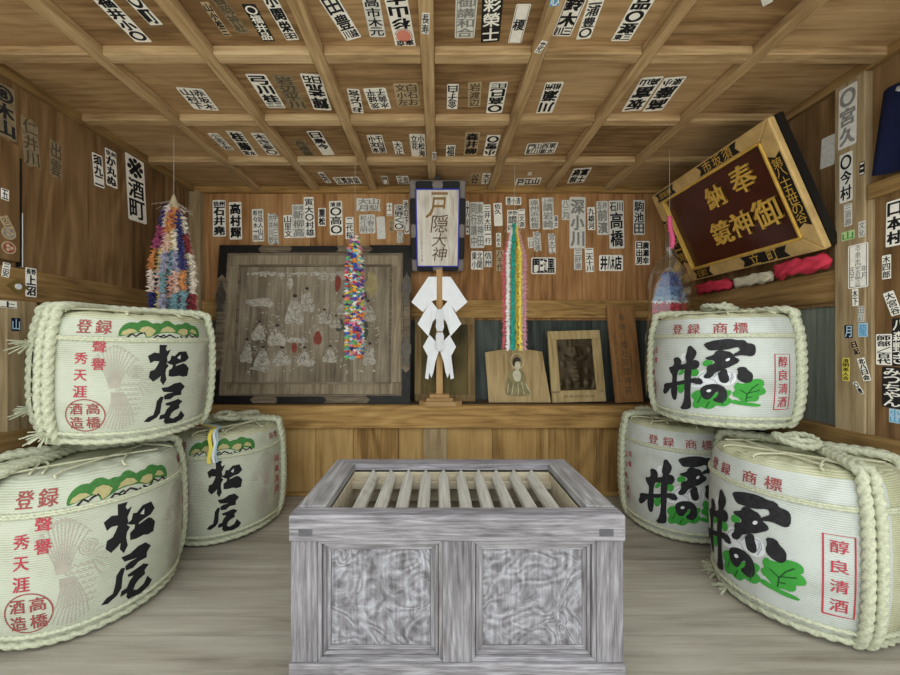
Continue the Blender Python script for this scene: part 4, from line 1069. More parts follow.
# ================================================================ hanging shrine sign
def shrine_sign():
    ey = Vector((0, 2.40 - 2.60, 2.105 - 1.535)); H = ey.length; ey.normalize()
    ex = Vector((1, 0, 0)); ez = ex.cross(ey)
    W = 0.375
    M = Matrix((ex, ey, ez)).transposed().to_4x4(); M.translation = (-0.19, 2.60, 1.535)
    t = tag(empty('shrine_name_sign'), 'whitened wooden shrine name sign in a black and grey cloud frame under the ceiling', 'sign')
    t.matrix_world = M
    m = MB(); m.box(0, W, 0, H, -0.02, 0.005); m.build('frame', M_sgrey, t, bevel=0.012)
    def pad(name, cx, cy, rx, ry, mat, sq=1.0):
        mm = MB()
        q = [(cx + rx * max(-1, min(1, sq * math.cos(2 * math.pi * i / 28))), cy + ry * max(-1, min(1, sq * math.sin(2 * math.pi * i / 28)))) for i in range(28)]
        mm.prism(q, 0.0, 0.022); mm.build(name, mat, t, bevel=0.008)
    for y in (H * .945, H * .05):
        for dx in (-0.088, 0.088): pad('cloud_ornament', W / 2 + dx, y, 0.058, 0.024, M_sblack, 1.25)
        pad('cloud_ornament', W / 2, y, 0.042, 0.028, M_sgrey)
    for x in (0.022, W - 0.022):
        pad('cloud_ornament', x, H * .67, 0.022, 0.085, M_sblack, 1.25)
        pad('cloud_ornament', x, H * .47, 0.02, 0.055, M_sgrey)
        pad('cloud_ornament', x, H * .27, 0.022, 0.075, M_sblack, 1.25)
    x0, x1, y0, y1 = 0.048, W - 0.048, H * .075, H * .895
    m = MB(); m.box(x0 - .009, x1 + .009, y0 - .009, y1 + .009, 0.0, 0.024); m.build('edge_strip', M_nblue, t, bevel=0.003)
    m = MB(); m.box(x0, x1, y0, y1, 0.02, 0.0255)
    b_ = m.build('name_board', M_swhite, t)
    cx = (x0 + x1) / 2 + 0.01
    hh = y1 - y0
    ink_ = [plain('dark_brown_ink', (92, 70, 50), 0.8), plain('gilded_brown_ink', (140, 106, 58), 0.6)]
    for ch, dx, fy, w, h, mt, bold in (('戸', -0.005, .82, .11, .15, 1, .02), ('隠', 0.005, .57, .115, .115, 0, 0), ('大', 0.003, .355, .1, .09, 0, 0), ('神', 0.003, .165, .1, .095, 0, 0)):
        m = MB()
        vs, fs = glyph(ch, bold)
        nb = _base.get((ch, bold), 10 ** 9)
        for fi, f_ in enumerate(fs): m.add([(cx + dx + vs[k][0] * w + vs[k][1] * 0.015, y0 + hh * fy + vs[k][1] * h, 0.0262 + .0002 * (fi // nb)) for k in f_], [tuple(range(len(f_)))], 0)
        if ch == '戸':
            for s_ in strip([(cx - .045, y0 + hh * .76), (cx - .06, y0 + hh * .70), (cx - .088, y0 + hh * .655)], 0.016): m.add([(x, y, 0.0274) for x, y in s_], [(0, 1, 2, 3)], 0)
        m.build('brushed_character', ink_[mt], b_)
    m = MB()
    for q in letters('大 正 八 年 書', 0.012, hh * .3, 0.0): m.add([(x0 + .03 + x, y0 + hh * .2 + y, 0.0262) for x, y in q], [tuple(range(len(q)))], 0)
    m.build('inscription', ink_[0], b_)
    # hanger from the middle rib
    m = MB(); m.box(W / 2 - .018, W / 2 + .018, H - .03, H + .03, -.03, -.01); m.build('hanger', M_iron, t)
M_sgrey = plain('grey_frame_paint', (128, 120, 114), 0.7, var=0.2)
M_sblack = plain('black_frame_paint', (24, 23, 25), 0.6)
M_swhite = wood('whitened_sign_wood', (172, 160, 140), (212, 204, 190), (232, 228, 218), axis=1, fine=1.4, rnd=0.05)
shrine_sign()

# ================================================================ paper wand on its stand
def gohei():
    Y = 2.46
    t = tag(empty('paper_wand', (0, Y, SHELF)), 'wooden wand with folded white paper streamers on a stepped stand, middle of the shelf', 'paper wand')
    P = lambda zx, zy, yy=Y: at(400 + zx / 4.22, 260 + zy / 4.22, yy) - Vector((0, Y, SHELF))
    a, b_ = P(153, 40), P(180, 40)
    m = MB(); m.box(a.x, b_.x, -.008, .008, 0.05, a.z); m.build('stick', M_stick, t, bevel=0.002)
    m = MB()
    oct_ = [(-0.14, -.035), (-.10, -.075), (.10, -.075), (.145, -.035), (.145, .05), (.10, .09), (-.10, .09), (-.14, .05)]
    m.prism(oct_, 0.0005, 0.03); cx = (a.x + b_.x) / 2
    m.v = [(x + cx + .005, y, z) for x, y, z in m.v]
    m.build('stand_foot', M_stand, t, bevel=0.002)
    for w, h0, h1 in ((.088, .03, .052), (.066, .052, .075)):
        m = MB(); m.box(cx - w, cx + w, -w * .7, w * .7, h0, h1); m.build('stand_step', M_stand, t, bevel=0.002)
    # folded sheets: every facet has its own depth so that the folds catch light
    def sheet(name, facets):
        mm = MB()
        for q in facets:
            pts = [P(x, y) + Vector((0, -d, 0)) for x, y, d in q]
            mm.add(pts, [tuple(range(len(pts)))])
        o = mm.build(name, M_paper, t)
        so = o.modifiers.new('thickness', 'SOLIDIFY'); so.thickness = 0.0012; so.offset = 0
    for s in (-1, 1):
        X = lambda x: 166 + s * (166 - x) if s > 0 else x
        def F(*pts): return [(x if s < 0 else 333 - x, y, d) for x, y, d in pts]
        sheet('paper_streamer', [
            F((120, 72, .012), (155, 72, .012), (155, 168, .014), (130, 176, .016)),
            F((120, 72, .012), (130, 176, .016), (97, 220, .004), (48, 177, -.006)),
            F((130, 172, .018), (157, 206, .03), (158, 240, .034), (138, 262, .026)),
            F((130, 172, .018), (138, 262, .026), (120, 322, .012), (74, 270, .002)),
            F((125, 316, .02), (152, 345, .034), (150, 372, .036), (120, 410, .02), (97, 366, .006))])
        sheet('paper_tail', [
            F((118, 400, .024), (150, 372, .04), (164, 385, .044), (150, 425, .04), (128, 440, .03)),
            F((118, 400, .024), (128, 440, .03), (120, 503, .018), (106, 498, .012)),
            F((128, 440, .03), (150, 425, .04), (142, 470, .036), (133, 497, .03), (122, 470, .026))])
    for y0 in (210, 306):
        h = 92 if y0 == 210 else 78
        pts = []
        mm = MB()
        nn = 9
        for j in range(6):
            for i in range(nn):
                u = i / (nn - 1) * 2 - 1
                w = (12, 17, 16, 15, 17, 11)[j]
                p = P(168 + u * w, y0 + j / 5 * h) + Vector((0, -(0.032 + 0.02 * (1 - abs(u)) + 0.004 * j), 0))
                mm.v.append(tuple(p))
        for j in range(5):
            for i in range(nn - 1):
                mm.f.append((j * nn + i, j * nn + i + 1, (j + 1) * nn + i + 1, (j + 1) * nn + i)); mm.m.append(0)
        o = mm.build('paper_fold', M_paper, t)
        so = o.modifiers.new('thickness', 'SOLIDIFY'); so.thickness = 0.0012
M_stick = wood('pale_stick_wood', (140, 104, 62), (180, 142, 94), (200, 164, 118), axis=2)
M_stand = wood('stand_wood', (128, 98, 58), (168, 134, 88), (192, 160, 112), axis=0)
gohei()

# ================================================================ strings of folded paper cranes
def crane_verts(g, s):
    """One small folded crane: body, two hanging wings, neck and tail."""
    b = [(0, 0, .5), (.28, 0, 0), (0, .28, 0), (-.28, 0, 0), (0, -.28, 0), (0, 0, -.55),
         (1.0, .12, -.35), (-1.0, -.12, -.35), (.1, .85, .35), (-.1, -.85, .3)]
    fs = [(0, 1, 2), (0, 2, 3), (0, 3, 4), (0, 4, 1), (5, 2, 1), (5, 3, 2), (5, 4, 3), (5, 1, 4), (0, 1, 6), (0, 6, 2), (0, 3, 7), (0, 7, 4), (2, 8, 0), (4, 9, 0)]
    R = Matrix.Rotation(g.uniform(0, 6.28), 3, 'Z') @ Matrix.Rotation(g.uniform(-.35, .35), 3, 'X')
    return [tuple((R @ Vector(v)) * s) for v in b], fs

def crane_bundle(name, label, base, strings, mats, size, step, thread_top, gather=None, cap=None, wrap=None):
    """strings: (dx, dy, z_top, z_bottom, [material index per crane run])."""
    t = tag(empty(name, base), label, 'paper cranes', 'strings of folded paper cranes')
    g = random.Random(len(label))
    m = MB()
    zt = max(s_[2] for s_ in strings)
    m.tube([(0, 0, zt + .04), (0, 0, thread_top - base[2])], 0.0012, 5)
    for dx, dy, z0, z1, runs in strings: m.tube([(0, 0, zt + .04), (dx, dy, z0)], 0.0008, 4)
    m.build('hanging_thread', M_thread, t)
    for dx, dy, z0, z1, runs in strings:
        m = MB()
        n = int((z0 - z1) / step)
        for i in range(n):
            v, f_ = crane_verts(g, size * g.uniform(.85, 1.15))
            k = runs(i / max(1, n - 1), g)
            z = z0 - i * step
            dd = Vector((dx + g.uniform(-.003, .003), dy + g.uniform(-.003, .003), z))
            tt = min(1.0, i * step / (gather or 0.16))
            dd.x *= 0.35 + .65 * tt; dd.y *= 0.35 + .65 * tt
            m.add([tuple(Vector(q) + dd) for q in v], f_, k)
        m.build('crane_string', mats, t)
    return t
def paper(c): return plain('crane_paper_%02x%02x%02x' % c, c, 0.7)
PAL = [paper(c) for c in ((214, 178, 158), (52, 54, 104), (154, 70, 104), (196, 130, 76), (156, 154, 172), (74, 110, 82), (206, 184, 112), (222, 210, 190), (132, 52, 54), (120, 154, 160), (214, 160, 140), (222, 206, 190))]
g_ = random.Random(11)
# beside the pine barrels
strs = []
for i in range(20):
    a = i / 20 * 2 * math.pi; r = (0.105, 0.06, 0.085)[i % 3]
    seq = [g_.randrange(12) for _ in range(5)]
    strs.append((r * math.cos(a), r * .8 * math.sin(a), 0.0 - g_.uniform(0, .05), -0.60 - g_.uniform(0, .04), (lambda s_: (lambda t_, g: s_[min(4, int(t_ * 5))]))(seq)))
tL = crane_bundle('paper_crane_garland', 'bundle of long multicoloured paper crane strings hanging behind the topmost pine barrel', (-1.452, 1.99, 1.77), strs, PAL, 0.027, 0.010, HC, gather=0.32)
m = MB(); m.lathe([(0.0, 0.075), (0.008, 0.06), (0.02, 0.02), (0.032, -0.01), (0.0, -0.005)], 12)
m.build('paper_cone', paper((196, 180, 150)), tL)
# in front of the painting
PAL2 = [paper(c) for c in ((216, 70, 66), (240, 240, 236), (236, 230, 220), (60, 100, 190), (240, 150, 60), (120, 190, 110), (236, 130, 160), (120, 80, 160), (240, 214, 90), (70, 60, 110), (110, 190, 200))]
strs = [(0.05 * math.cos(i / 9 * 6.283) * (1 if i % 2 else .6), 0.05 * math.sin(i / 9 * 6.283) * (1 if i % 2 else .6), -g_.uniform(0, .03), -0.765 - g_.uniform(-.02, .02), lambda t_, g: g.randrange(11)) for i in range(9)]
crane_bundle('paper_crane_garland', 'narrow garland of tiny mixed-colour paper cranes hanging in front of the big painting', (-0.522, 2.28, 1.69), strs, PAL2, 0.024, 0.014, HC)
# striped garland
PAL3 = [paper(c) for c in ((224, 110, 120), (240, 236, 232), (44, 168, 148), (240, 220, 96), (240, 176, 110), (206, 150, 160))]
strs = []
for k, (x, c_) in enumerate(((-.062, 0), (-.045, 1), (-.04, 1), (-.018, 2), (-.004, 2), (-.012, 2), (.018, 3), (.03, 3), (.045, 4), (.06, 5), (.052, 1))):
    strs.append((x, (-1) ** k * 0.02, -abs(x) * .8, -0.795 - g_.uniform(0, .02), (lambda c: (lambda t_, g: c))(c_)))
crane_bundle('paper_crane_garland', 'straight garland of paper cranes in pink, white, teal and yellow stripes', (0.482, 2.28, 1.775), strs, PAL3, 0.019, 0.0095, HC)
# bagged bundle by the gilt plaque
PAL4 = [paper(c) for c in ((72, 88, 136), (98, 134, 172), (140, 172, 196), (226, 226, 226), (190, 40, 60), (230, 100, 130))]
def band(t_, g): return 0 if t_ < .12 else 1 if t_ < .2 else 2 if t_ < .25 else 3 if t_ < .27 else 4 if t_ < .45 else 5
strs = []
for i in range(14):
    a = i / 14 * 2 * math.pi; r = (0.04, 0.085, 0.062)[i % 3]
    strs.append((r * math.cos(a), r * .5 * math.sin(a), 0, -0.66, band))
tB = crane_bundle('paper_crane_garland', 'blue, red and pink paper crane bundle in a clear plastic bag by the gilt plaque', (1.366, 2.135, 1.43), strs, PAL4, 0.026, 0.014, HC)
m = MB()
gb = random.Random(8)
seg = 40
prof = [(0.012, .20), (0.02, .17), (0.03, .15), (0.018, .125), (0.05, .09), (0.095, .03), (0.118, -.06), (0.122, -.2), (0.128, -.4), (0.13, -.6), (0.125, -.72)]
for r, z in prof:
    for i in range(seg):
        a = 2 * math.pi * i / seg
        rr = r * (1 + .07 * math.sin(a * 5 + z * 20) + .05 * math.sin(a * 9 - z * 33) + gb.uniform(-.02, .02))
        m.v.append((rr * math.cos(a), rr * .55 * math.sin(a), z + gb.uniform(-.004, .004)))
for k in range(len(prof) - 1):
    for i in range(seg):
        j = (i + 1) % seg
        m.f.append((k * seg + i, k * seg + j, (k + 1) * seg + j, (k + 1) * seg + i)); m.m.append(0)
mt, nt, b_ = newmat('clear_plastic')
nt.nodes.remove(b_)
tr_ = nt.nodes.new('ShaderNodeBsdfTransparent'); tr_.inputs[0].default_value = (0.93, 0.95, 0.95, 1)
gl = nt.nodes.new('ShaderNodeBsdfGlossy'); gl.inputs['Roughness'].default_value = 0.18
fr = nt.nodes.new('ShaderNodeLayerWeight'); fr.inputs[0].default_value = 0.35
mr = nt.nodes.new('ShaderNodeMath'); mr.operation = 'MULTIPLY_ADD'; mr.inputs[1].default_value = 0.5; mr.inputs[2].default_value = 0.06
nt.links.new(fr.outputs['Fresnel'], mr.inputs[0])
mx = nt.nodes.new('ShaderNodeMixShader')
nt.links.new(mr.outputs[0], mx.inputs[0]); nt.links.new(tr_.outputs[0], mx.inputs[1]); nt.links.new(gl.outputs[0], mx.inputs[2])
nt.links.new(mx.outputs[0], nt.nodes['Material Output'].inputs['Surface'])
M_plastic = mt
m.build('plastic_bag', M_plastic, tB, smooth=True)
m = MB(); m.tube(resample([(0.01, 0, .15), (0.012, -.01, .2), (0.004, 0, .27), (0.0, 0, .34)], .02), 0.013, 8); m.build('pink_tassel', paper((226, 96, 140)), tB, smooth=True)

# ================================================================ gilt plaque leaning from the wall
def gilt_plaque():
    PB, PT = Vector((1.690, 0, 1.438)), Vector((1.438, 0, 2.006))
    ey = (PT - PB); H = ey.length; ey.normalize()
    ex = Vector((0, -1, 0)); ez = ex.cross(ey)
    W = 0.852
    M = Matrix((ex, ey, ez)).transposed().to_4x4(); M.translation = (PB.x, 2.412, PB.z)
    t = tag(empty('gilt_plaque'), 'large dark red lacquer plaque with gold characters and gilt frame, tilted out from the wall', 'plaque')
    t.matrix_world = M
    a = 0.074
    m = MB(); m.box(0, W, 0, H, -0.055, -0.004); m.build('backing', M_blacklac, t, bevel=0.004)
    for q in ([(0, 0), (W, 0), (W - a, a), (a, a)], [(0, H), (W, H), (W - a, H - a), (a, H - a)], [(0, 0), (a, a), (a, H - a), (0, H)], [(W, 0), (W - a, a), (W - a, H - a), (W, H)]):
        m = MB(); m.prism(q, -0.02, 0.02); m.build('frame_side', M_goldpaint, t, bevel=0.006)
    m = MB(); e = a - .004
    for q in ((e, W - e, e, e + .012), (e, W - e, H - e - .012, H - e), (e, e + .012, e, H - e), (W - e - .012, W - e, e, H - e)): m.box(q[0], q[1], q[2], q[3], -.004, .026)
    m.build('inner_bead', M_gold, t, bevel=0.003)
    m = MB(); m.box(a, W - a, a, H - a, -0.004, 0.002); pn = m.build('panel', M_lacq, t)
    def loc(px, py):
        d = Vector(((px - CX) / FPX, 1, (CY - py) / FPX)); o = Vector((0, 0, CAMZ)); n = M.to_3x3() @ Vector((0, 0, 1))
        s = (M.translation - o).dot(n) / d.dot(n)
        return M.inverted() @ (o + d * s)
    def carve(ch, cx, cy, w, h, bold=0.02):
        vs, fs = glyph(ch, bold)
        c = bpy.data.meshes.new('character'); bm = bmesh.new()
        V = [bm.verts.new((cx + x * w, cy + y * h, 0.003)) for x, y in vs]
        nb = _base.get((ch, bold), 10 ** 9)
        for fi, f_ in enumerate(fs):
            for k in f_: V[k].co.z = 0.003 + .0005 * (fi // nb)
            try: bm.faces.new([V[k] for k in f_])
            except ValueError: pass
        r = bmesh.ops.extrude_face_region(bm, geom=bm.faces[:])
        for v in r['geom']:
            if isinstance(v, bmesh.types.BMVert): v.co.z += 0.01
        bmesh.ops.recalc_face_normals(bm, faces=bm.faces[:])
        bm.to_mesh(c); bm.free(); c.materials.append(M_gold)
        o = bpy.data.objects.new('carved_character', c); COL.objects.link(o); o.parent = pn
    for ch, px, py, w in (('奉', 744, 178, .13), ('納', 716.5, 196, .115), ('御', 768.5, 212, .135), ('神', 743.5, 223, .125), ('鏡', 723, 232, .125)):
        q = loc(px, py); carve(ch, q.x, q.y, w, w * 1.05, .014)
    def block(side, u0, u1, text, rev=False):
        b0, b1 = 0.009, a - 0.010
        tip = .018
        mm = MB()
        if side in 'tb':
            y0, y1 = (H - b1, H - b0) if side == 't' else (b0, b1)
            mm.prism([(u0, y0), (u0 + tip, (y0 + y1) / 2), (u0, y1), (u1, y1), (u1 - tip, (y0 + y1) / 2), (u1, y0)], 0.0195, 0.0225)
            cs = list(text); st = (u1 - u0 - .06) / len(cs)
            cen = [(u0 + .03 + st * (i + .5), (y0 + y1) / 2) for i in range(len(cs))]
            sz = min(st * .95, .055)
        else:
            x0, x1 = (W - b1, W - b0) if side == 'r' else (b0, b1)
            mm.prism([(x0, u0), ((x0 + x1) / 2, u0 + tip), (x1, u0), (x1, u1), ((x0 + x1) / 2, u1 - tip), (x0, u1)], 0.0195, 0.0225)
            cs = list(text); st = (u1 - u0 - .04) / len(cs)
            cen = [((x0 + x1) / 2, u1 - .02 - st * (i + .5)) for i in range(len(cs))]
            sz = min(st * 1.0, .055)
        bo = mm.build('black_cartouche', M_blacklac, t)
        for ch, (cx, cy) in zip(cs, cen):
            mm = MB()
            vs, fs = glyph(ch, 0)
            for f_ in fs: mm.add([(cx + vs[k][0] * sz, cy + vs[k][1] * sz, 0.0232) for k in f_], [tuple(range(len(f_)))])
            mm.build('gold_character', M_gold, bo)
    block('t', .04, .215, '須坂横'); block('t', .42, .68, '市坂須')
    block('r', .12, .47, '第八十五世の谷'); block('l', .12, .44, '氏子中一同')
    block('b', .44, .70, '立町'); block('b', .08, .22, '日町')
gilt_plaque()
# beam cushions under the plaque: pink cloth and a white roll on the wall beam
def cloth_lump(name, label, cat, mat, pts, r, seed):
    g = random.Random(seed); m = MB()
    P = resample(pts, 0.012)
    n = len(P)
    def rad(k, a):
        e = min(1, min(k, n - 1 - k) / 3 + .12)
        return r * e * (1 + .22 * math.sin(3 * a + k * .9 + seed) + .15 * math.sin(5 * a - k * .5)) * (0.6 if abs(math.sin(a)) > .8 else 1.1)
    vs, fs = sweep(P, rad, 16)
    fs.append(tuple(range(15, -1, -1))); fs.append(tuple((n - 1) * 16 + i for i in range(16)))
    m.add(vs, fs); o = m.build(name, mat, None, smooth=True)
    return tag(o, label, cat, 'cushions under the gilt plaque')
cloth_lump('cloth_cushion', 'pink-red folded cloth under the gilt plaque, at the corner next to the front post', 'cloth', M_pinkcloth, [(1.71, 1.83, 1.368), (1.69, 1.77, 1.380), (1.685, 1.73, 1.386), (1.69, 1.67, 1.380), (1.70, 1.60, 1.384), (1.71, 1.57, 1.384)], 0.030, 1)
cloth_lump('cloth_cushion', 'pink-red folded cloth under the gilt plaque, on the side of the paper cranes', 'cloth', M_pinkcloth, [(1.71, 2.38, 1.366), (1.695, 2.28, 1.374), (1.70, 2.16, 1.370), (1.71, 2.10, 1.366)], 0.027, 2)
cloth_lump('cloth_roll', 'whitish cloth roll on the wall beam between two pink cloths', 'cloth', plain('off_white_cloth', (206, 196, 170), 0.9, var=0.15), [(1.705, 2.085, 1.365), (1.705, 1.98, 1.367), (1.705, 1.89, 1.367), (1.705, 1.84, 1.365)], 0.024, 3)

# ================================================================ navy curtain at the front bay
m = MB()
nx, nz = 36, 16
for j in range(nz + 1):
    for i in range(nx + 1):
        u, v = i / nx, j / nz
        yv = 1.404 - u * 0.46
        top = 1.985 - 0.0 * u; bot = 1.672 - 0.01 * math.sin(u * 9)
        m.v.append((XR - 0.045 - 0.014 * math.sin(u * 22 + v * 2) - 0.01 * v, yv + (0.02 * v * v - 0.02) * (1 - u), top + (bot - top) * v))
for j in range(nz):
    for i in range(nx):
        m.f.append((j * (nx + 1) + i, j * (nx + 1) + i + 1, (j + 1) * (nx + 1) + i + 1, (j + 1) * (nx + 1) + i)); m.m.append(0)
for cy_, cz, s in ((1.300, 1.95, .034), (1.290, 1.84, .026), (1.20, 1.90, .05), (1.18, 1.79, .045)):
    q = [(XR - 0.074, cy_ + s * k * math.cos(2 * math.pi * i / 12), cz + s * k * math.sin(2 * math.pi * i / 12)) for i in range(12) for k in ((.5 + .25 * math.sin(i * 2.3) + .25 * (i % 3 == 0)),)]
    m.add(q, [tuple(range(12))], 1)
cu = m.build('curtain', [M_navy, M_wprint], None, smooth=True)
so = cu.modifiers.new('thickness', 'SOLIDIFY'); so.thickness = 0.002
tag(cu, 'navy blue cloth curtain with white pattern hung at the top of the front bay', 'curtain')

# framed board leaning on the pine barrel side
def crest_board():
    t = tag(empty('crest_board', (XL + 0.012, 0, 0)), 'wooden board in a black frame bearing small emblems, standing on the wall beam', 'framed board')
    y0, y1, z0, z1 = 1.20, 1.537, 1.37, 1.86
    m = MB(); m.box(0, .012, y0, y1, z0, z1); m.build('board', M_side, t)
    m = MB(); m.box(-.004, .014, y1, y1 + .007, z0 - .02, z1 - .05); m.build('edge_strip', M_blacklac, t)
    m = MB(); m.box(.0, .015, y1 + .007, y1 + .010, z0 - .02, z1 - .28); m.build('white_strip', M_wprint, t)
    for k, (yy, zz, r, mt) in enumerate(((1.497, 1.42, .026, M_wine), (1.497, 1.48, .026, M_inkgrey))):
        m = MB()
        q = ellipse(0, 0, r, r, 22)
        m.add([(.0135, yy + a_, zz + b2) for a_, b2 in q], [tuple(range(22))], 0)
        q2 = ellipse(0, 0, r * .8, r * .8, 22)
        m.add([(.0142, yy + a_, zz + b2) for a_, b2 in q2], [tuple(range(22))], 1)
        for i in range(3):
            q3 = ellipse(r * .35 * math.cos(i * 2.1), r * .35 * math.sin(i * 2.1), r * .28, r * .28, 10)
            m.add([(.0149, yy + a_, zz + b2) for a_, b2 in q3], [tuple(range(10))], 0)
        m.build('emblem', [M_slipt, mt], t)
crest_board()

# metal lozenge on the beam and the ribbon with its flower on the barrel lid
m = MB()
m.prism([(0, -.032), (.04, 0), (0, .032), (-.04, 0)], 0, .004, 0); m.prism(ellipse(0, 0, .012, .012, 12), .004, .008, 1)
o = m.build('lozenge_plate', [plain('brass_plate', (150, 128, 74), 0.4, metal=0.6, var=0.3), M_wprint])
o.matrix_world = Matrix.Translation((XL + 0.0155, 1.535, 1.265)) @ Matrix(((0, 0, 1, 0), (1, 0, 0, 0), (0, 1, 0, 0), (0, 0, 0, 1)))
tag(o, 'small brass lozenge plate on the wall beam above the front post', 'plate')

def lid_ribbon():
    zl = LB.h + .012
    t = tag(empty('flower_ribbon', (-1.215, 2.075, 0)), 'small pink and white flower with yellow ribbon on the lid of a pine barrel', 'ribbon')
    g = random.Random(6)
    c = Vector((-0.045, -0.17, zl + .035))
    for k in range(7):
        a = 2 * math.pi * k / 7
        m = MB(); d = Vector((math.cos(a), math.sin(a), .5))
        s = Vector((-math.sin(a), math.cos(a), 0))
        m.add([c, c + d * .02 + s * .014, c + d * .042, c + d * .02 - s * .014, c + d * .024 + Vector((0, 0, .008))], [(0, 1, 4), (1, 2, 4), (2, 3, 4), (3, 0, 4)])
        m.build('petal', paper((214, 170, 180)) if k % 2 else M_wprint, t)
    m = MB(); m.tube([c - Vector((0, 0, .03)), c + Vector((0, 0, .012))], .012, 8); m.build('flower_heart', paper((120, 60, 70)), t)
    # ribbon over the edge and down the front
    a = math.radians(-59 - 12)
    dr = Vector((math.cos(a), math.sin(a), 0)); sd = Vector((-math.sin(a), math.cos(a), 0))
    pts = [c.xy.to_3d() + Vector((0, 0, zl + .02)), dr * LB.R * .8 + Vector((0, 0, zl + .012)), dr * LB.R * .93 + Vector((0, 0, zl + .004)), dr * LB.R * 1.02 + Vector((0, 0, zl - .03)), dr * LB.R * 1.045 + Vector((0, 0, zl - .09)), dr * LB.R * 1.06 + Vector((0, 0, zl - .15))]
    P = resample(pts, .012)
    for k, (o_, w, mt) in enumerate(((-.009, .016, M_yellow), (.009, .012, M_wprint), (.02, .008, paper((150, 180, 190))))):
        m = MB()
        for i, p in enumerate(P):
            e = sd * (o_ + .004 * math.sin(i * .6 + k)); up = Vector((0, 0, .0015 * k)) + dr * .001 * k
            m.v += [tuple(p + e - sd * w / 2 + up), tuple(p + e + sd * w / 2 + up)]
        m.f = [(2 * i, 2 * i + 1, 2 * i + 3, 2 * i + 2) for i in range(len(P) - 1)]; m.m = [0] * len(m.f)
        o = m.build('ribbon_strip', mt, t); so = o.modifiers.new('thickness', 'SOLIDIFY'); so.thickness = .001
    m = MB()
    for k in range(4):
        b0 = c + Vector((-.02 - .03 * k, -.01 - .004 * k, -.02)); d = Vector((-.06, -.045 + .03 * k, -.012)); s_ = Vector((.016, -.02, 0))
        m.add([b0, b0 + d * .5 + s_ * .6, b0 + d, b0 + d * .5 - s_ * .6], [(0, 1, 2, 3)])
    m.build('green_leaf', M_pine, t)
lid_ribbon()

# ================================================================ votive name slips pasted on the boards
PLANES = {
    'ceil': (Vector((0, 0, HC)), Vector((0, 0, -1))), 'rib': (Vector((0, 0, HC - 0.037)), Vector((0, 0, -1))),
    'back': (Vector((0, YB, 0)), Vector((0, -1, 0))), 'left': (Vector((XL, 0, 0)), Vector((1, 0, 0))), 'lbeam': (Vector((XL + .015, 0, 0)), Vector((1, 0, 0))),
    'lpost': (Vector((XL + .03, 0, 0)), Vector((1, 0, 0))), 'lboard': (Vector((XL + .024, 0, 0)), Vector((1, 0, 0))),
    'right': (Vector((XR, 0, 0)), Vector((-1, 0, 0))), 'rpost': (Vector((XR - .03, 0, 0)), Vector((-1, 0, 0))), 'rbay': (Vector((XR - .012, 0, 0)), Vector((-1, 0, 0))),
}
STY = {  # paper, ink, words for the label
    'b': (M_slipw, M_black, 'bold white slip'), 'n': (M_slipw, M_softblack, 'inked white slip'),
    'g': (M_slipg, M_inkgrey, 'grey-lettered slip'), 't': (M_slipt, M_inkbrown, 'tan weathered slip'),
    'T': (M_slipt, M_black, 'tan black-lettered slip'), 'f': (M_slipf, M_inkbrown, 'faded brownish slip'),
    'w': (M_slipk, M_slipw, 'white-on-black slip'), 'p': (M_slipg, M_slipg, 'blank pale slip'),
    'y': (M_yellow, M_black, 'yellow slip'), 'u': (M_bluep, M_blue, 'light blue sticker'), 'U': (M_blue, M_slipw, 'blue sticker'), 'd': (M_navy, M_bluep, 'dark blue sticker'),
    'G': (plain('pale_green_sticker', (184, 204, 150), 0.7), M_leaf, 'pale green sticker'),
    'm': (M_slipg, M_black, 'pale dark-lettered slip'), 'k': (M_slipf, M_softblack, 'aged slip with large dark characters'),
}
def on_plane(pl, px, py, lift=0.0):
    o, n = PLANES[pl]; o = o + n * lift
    d = Vector(((px - CX) / FPX, 1, (CY - py) / FPX)); c0 = Vector((0, 0, CAMZ))
    return c0 + d * ((o - c0).dot(n) / d.dot(n))
n_layer = {}
SLIPS = []
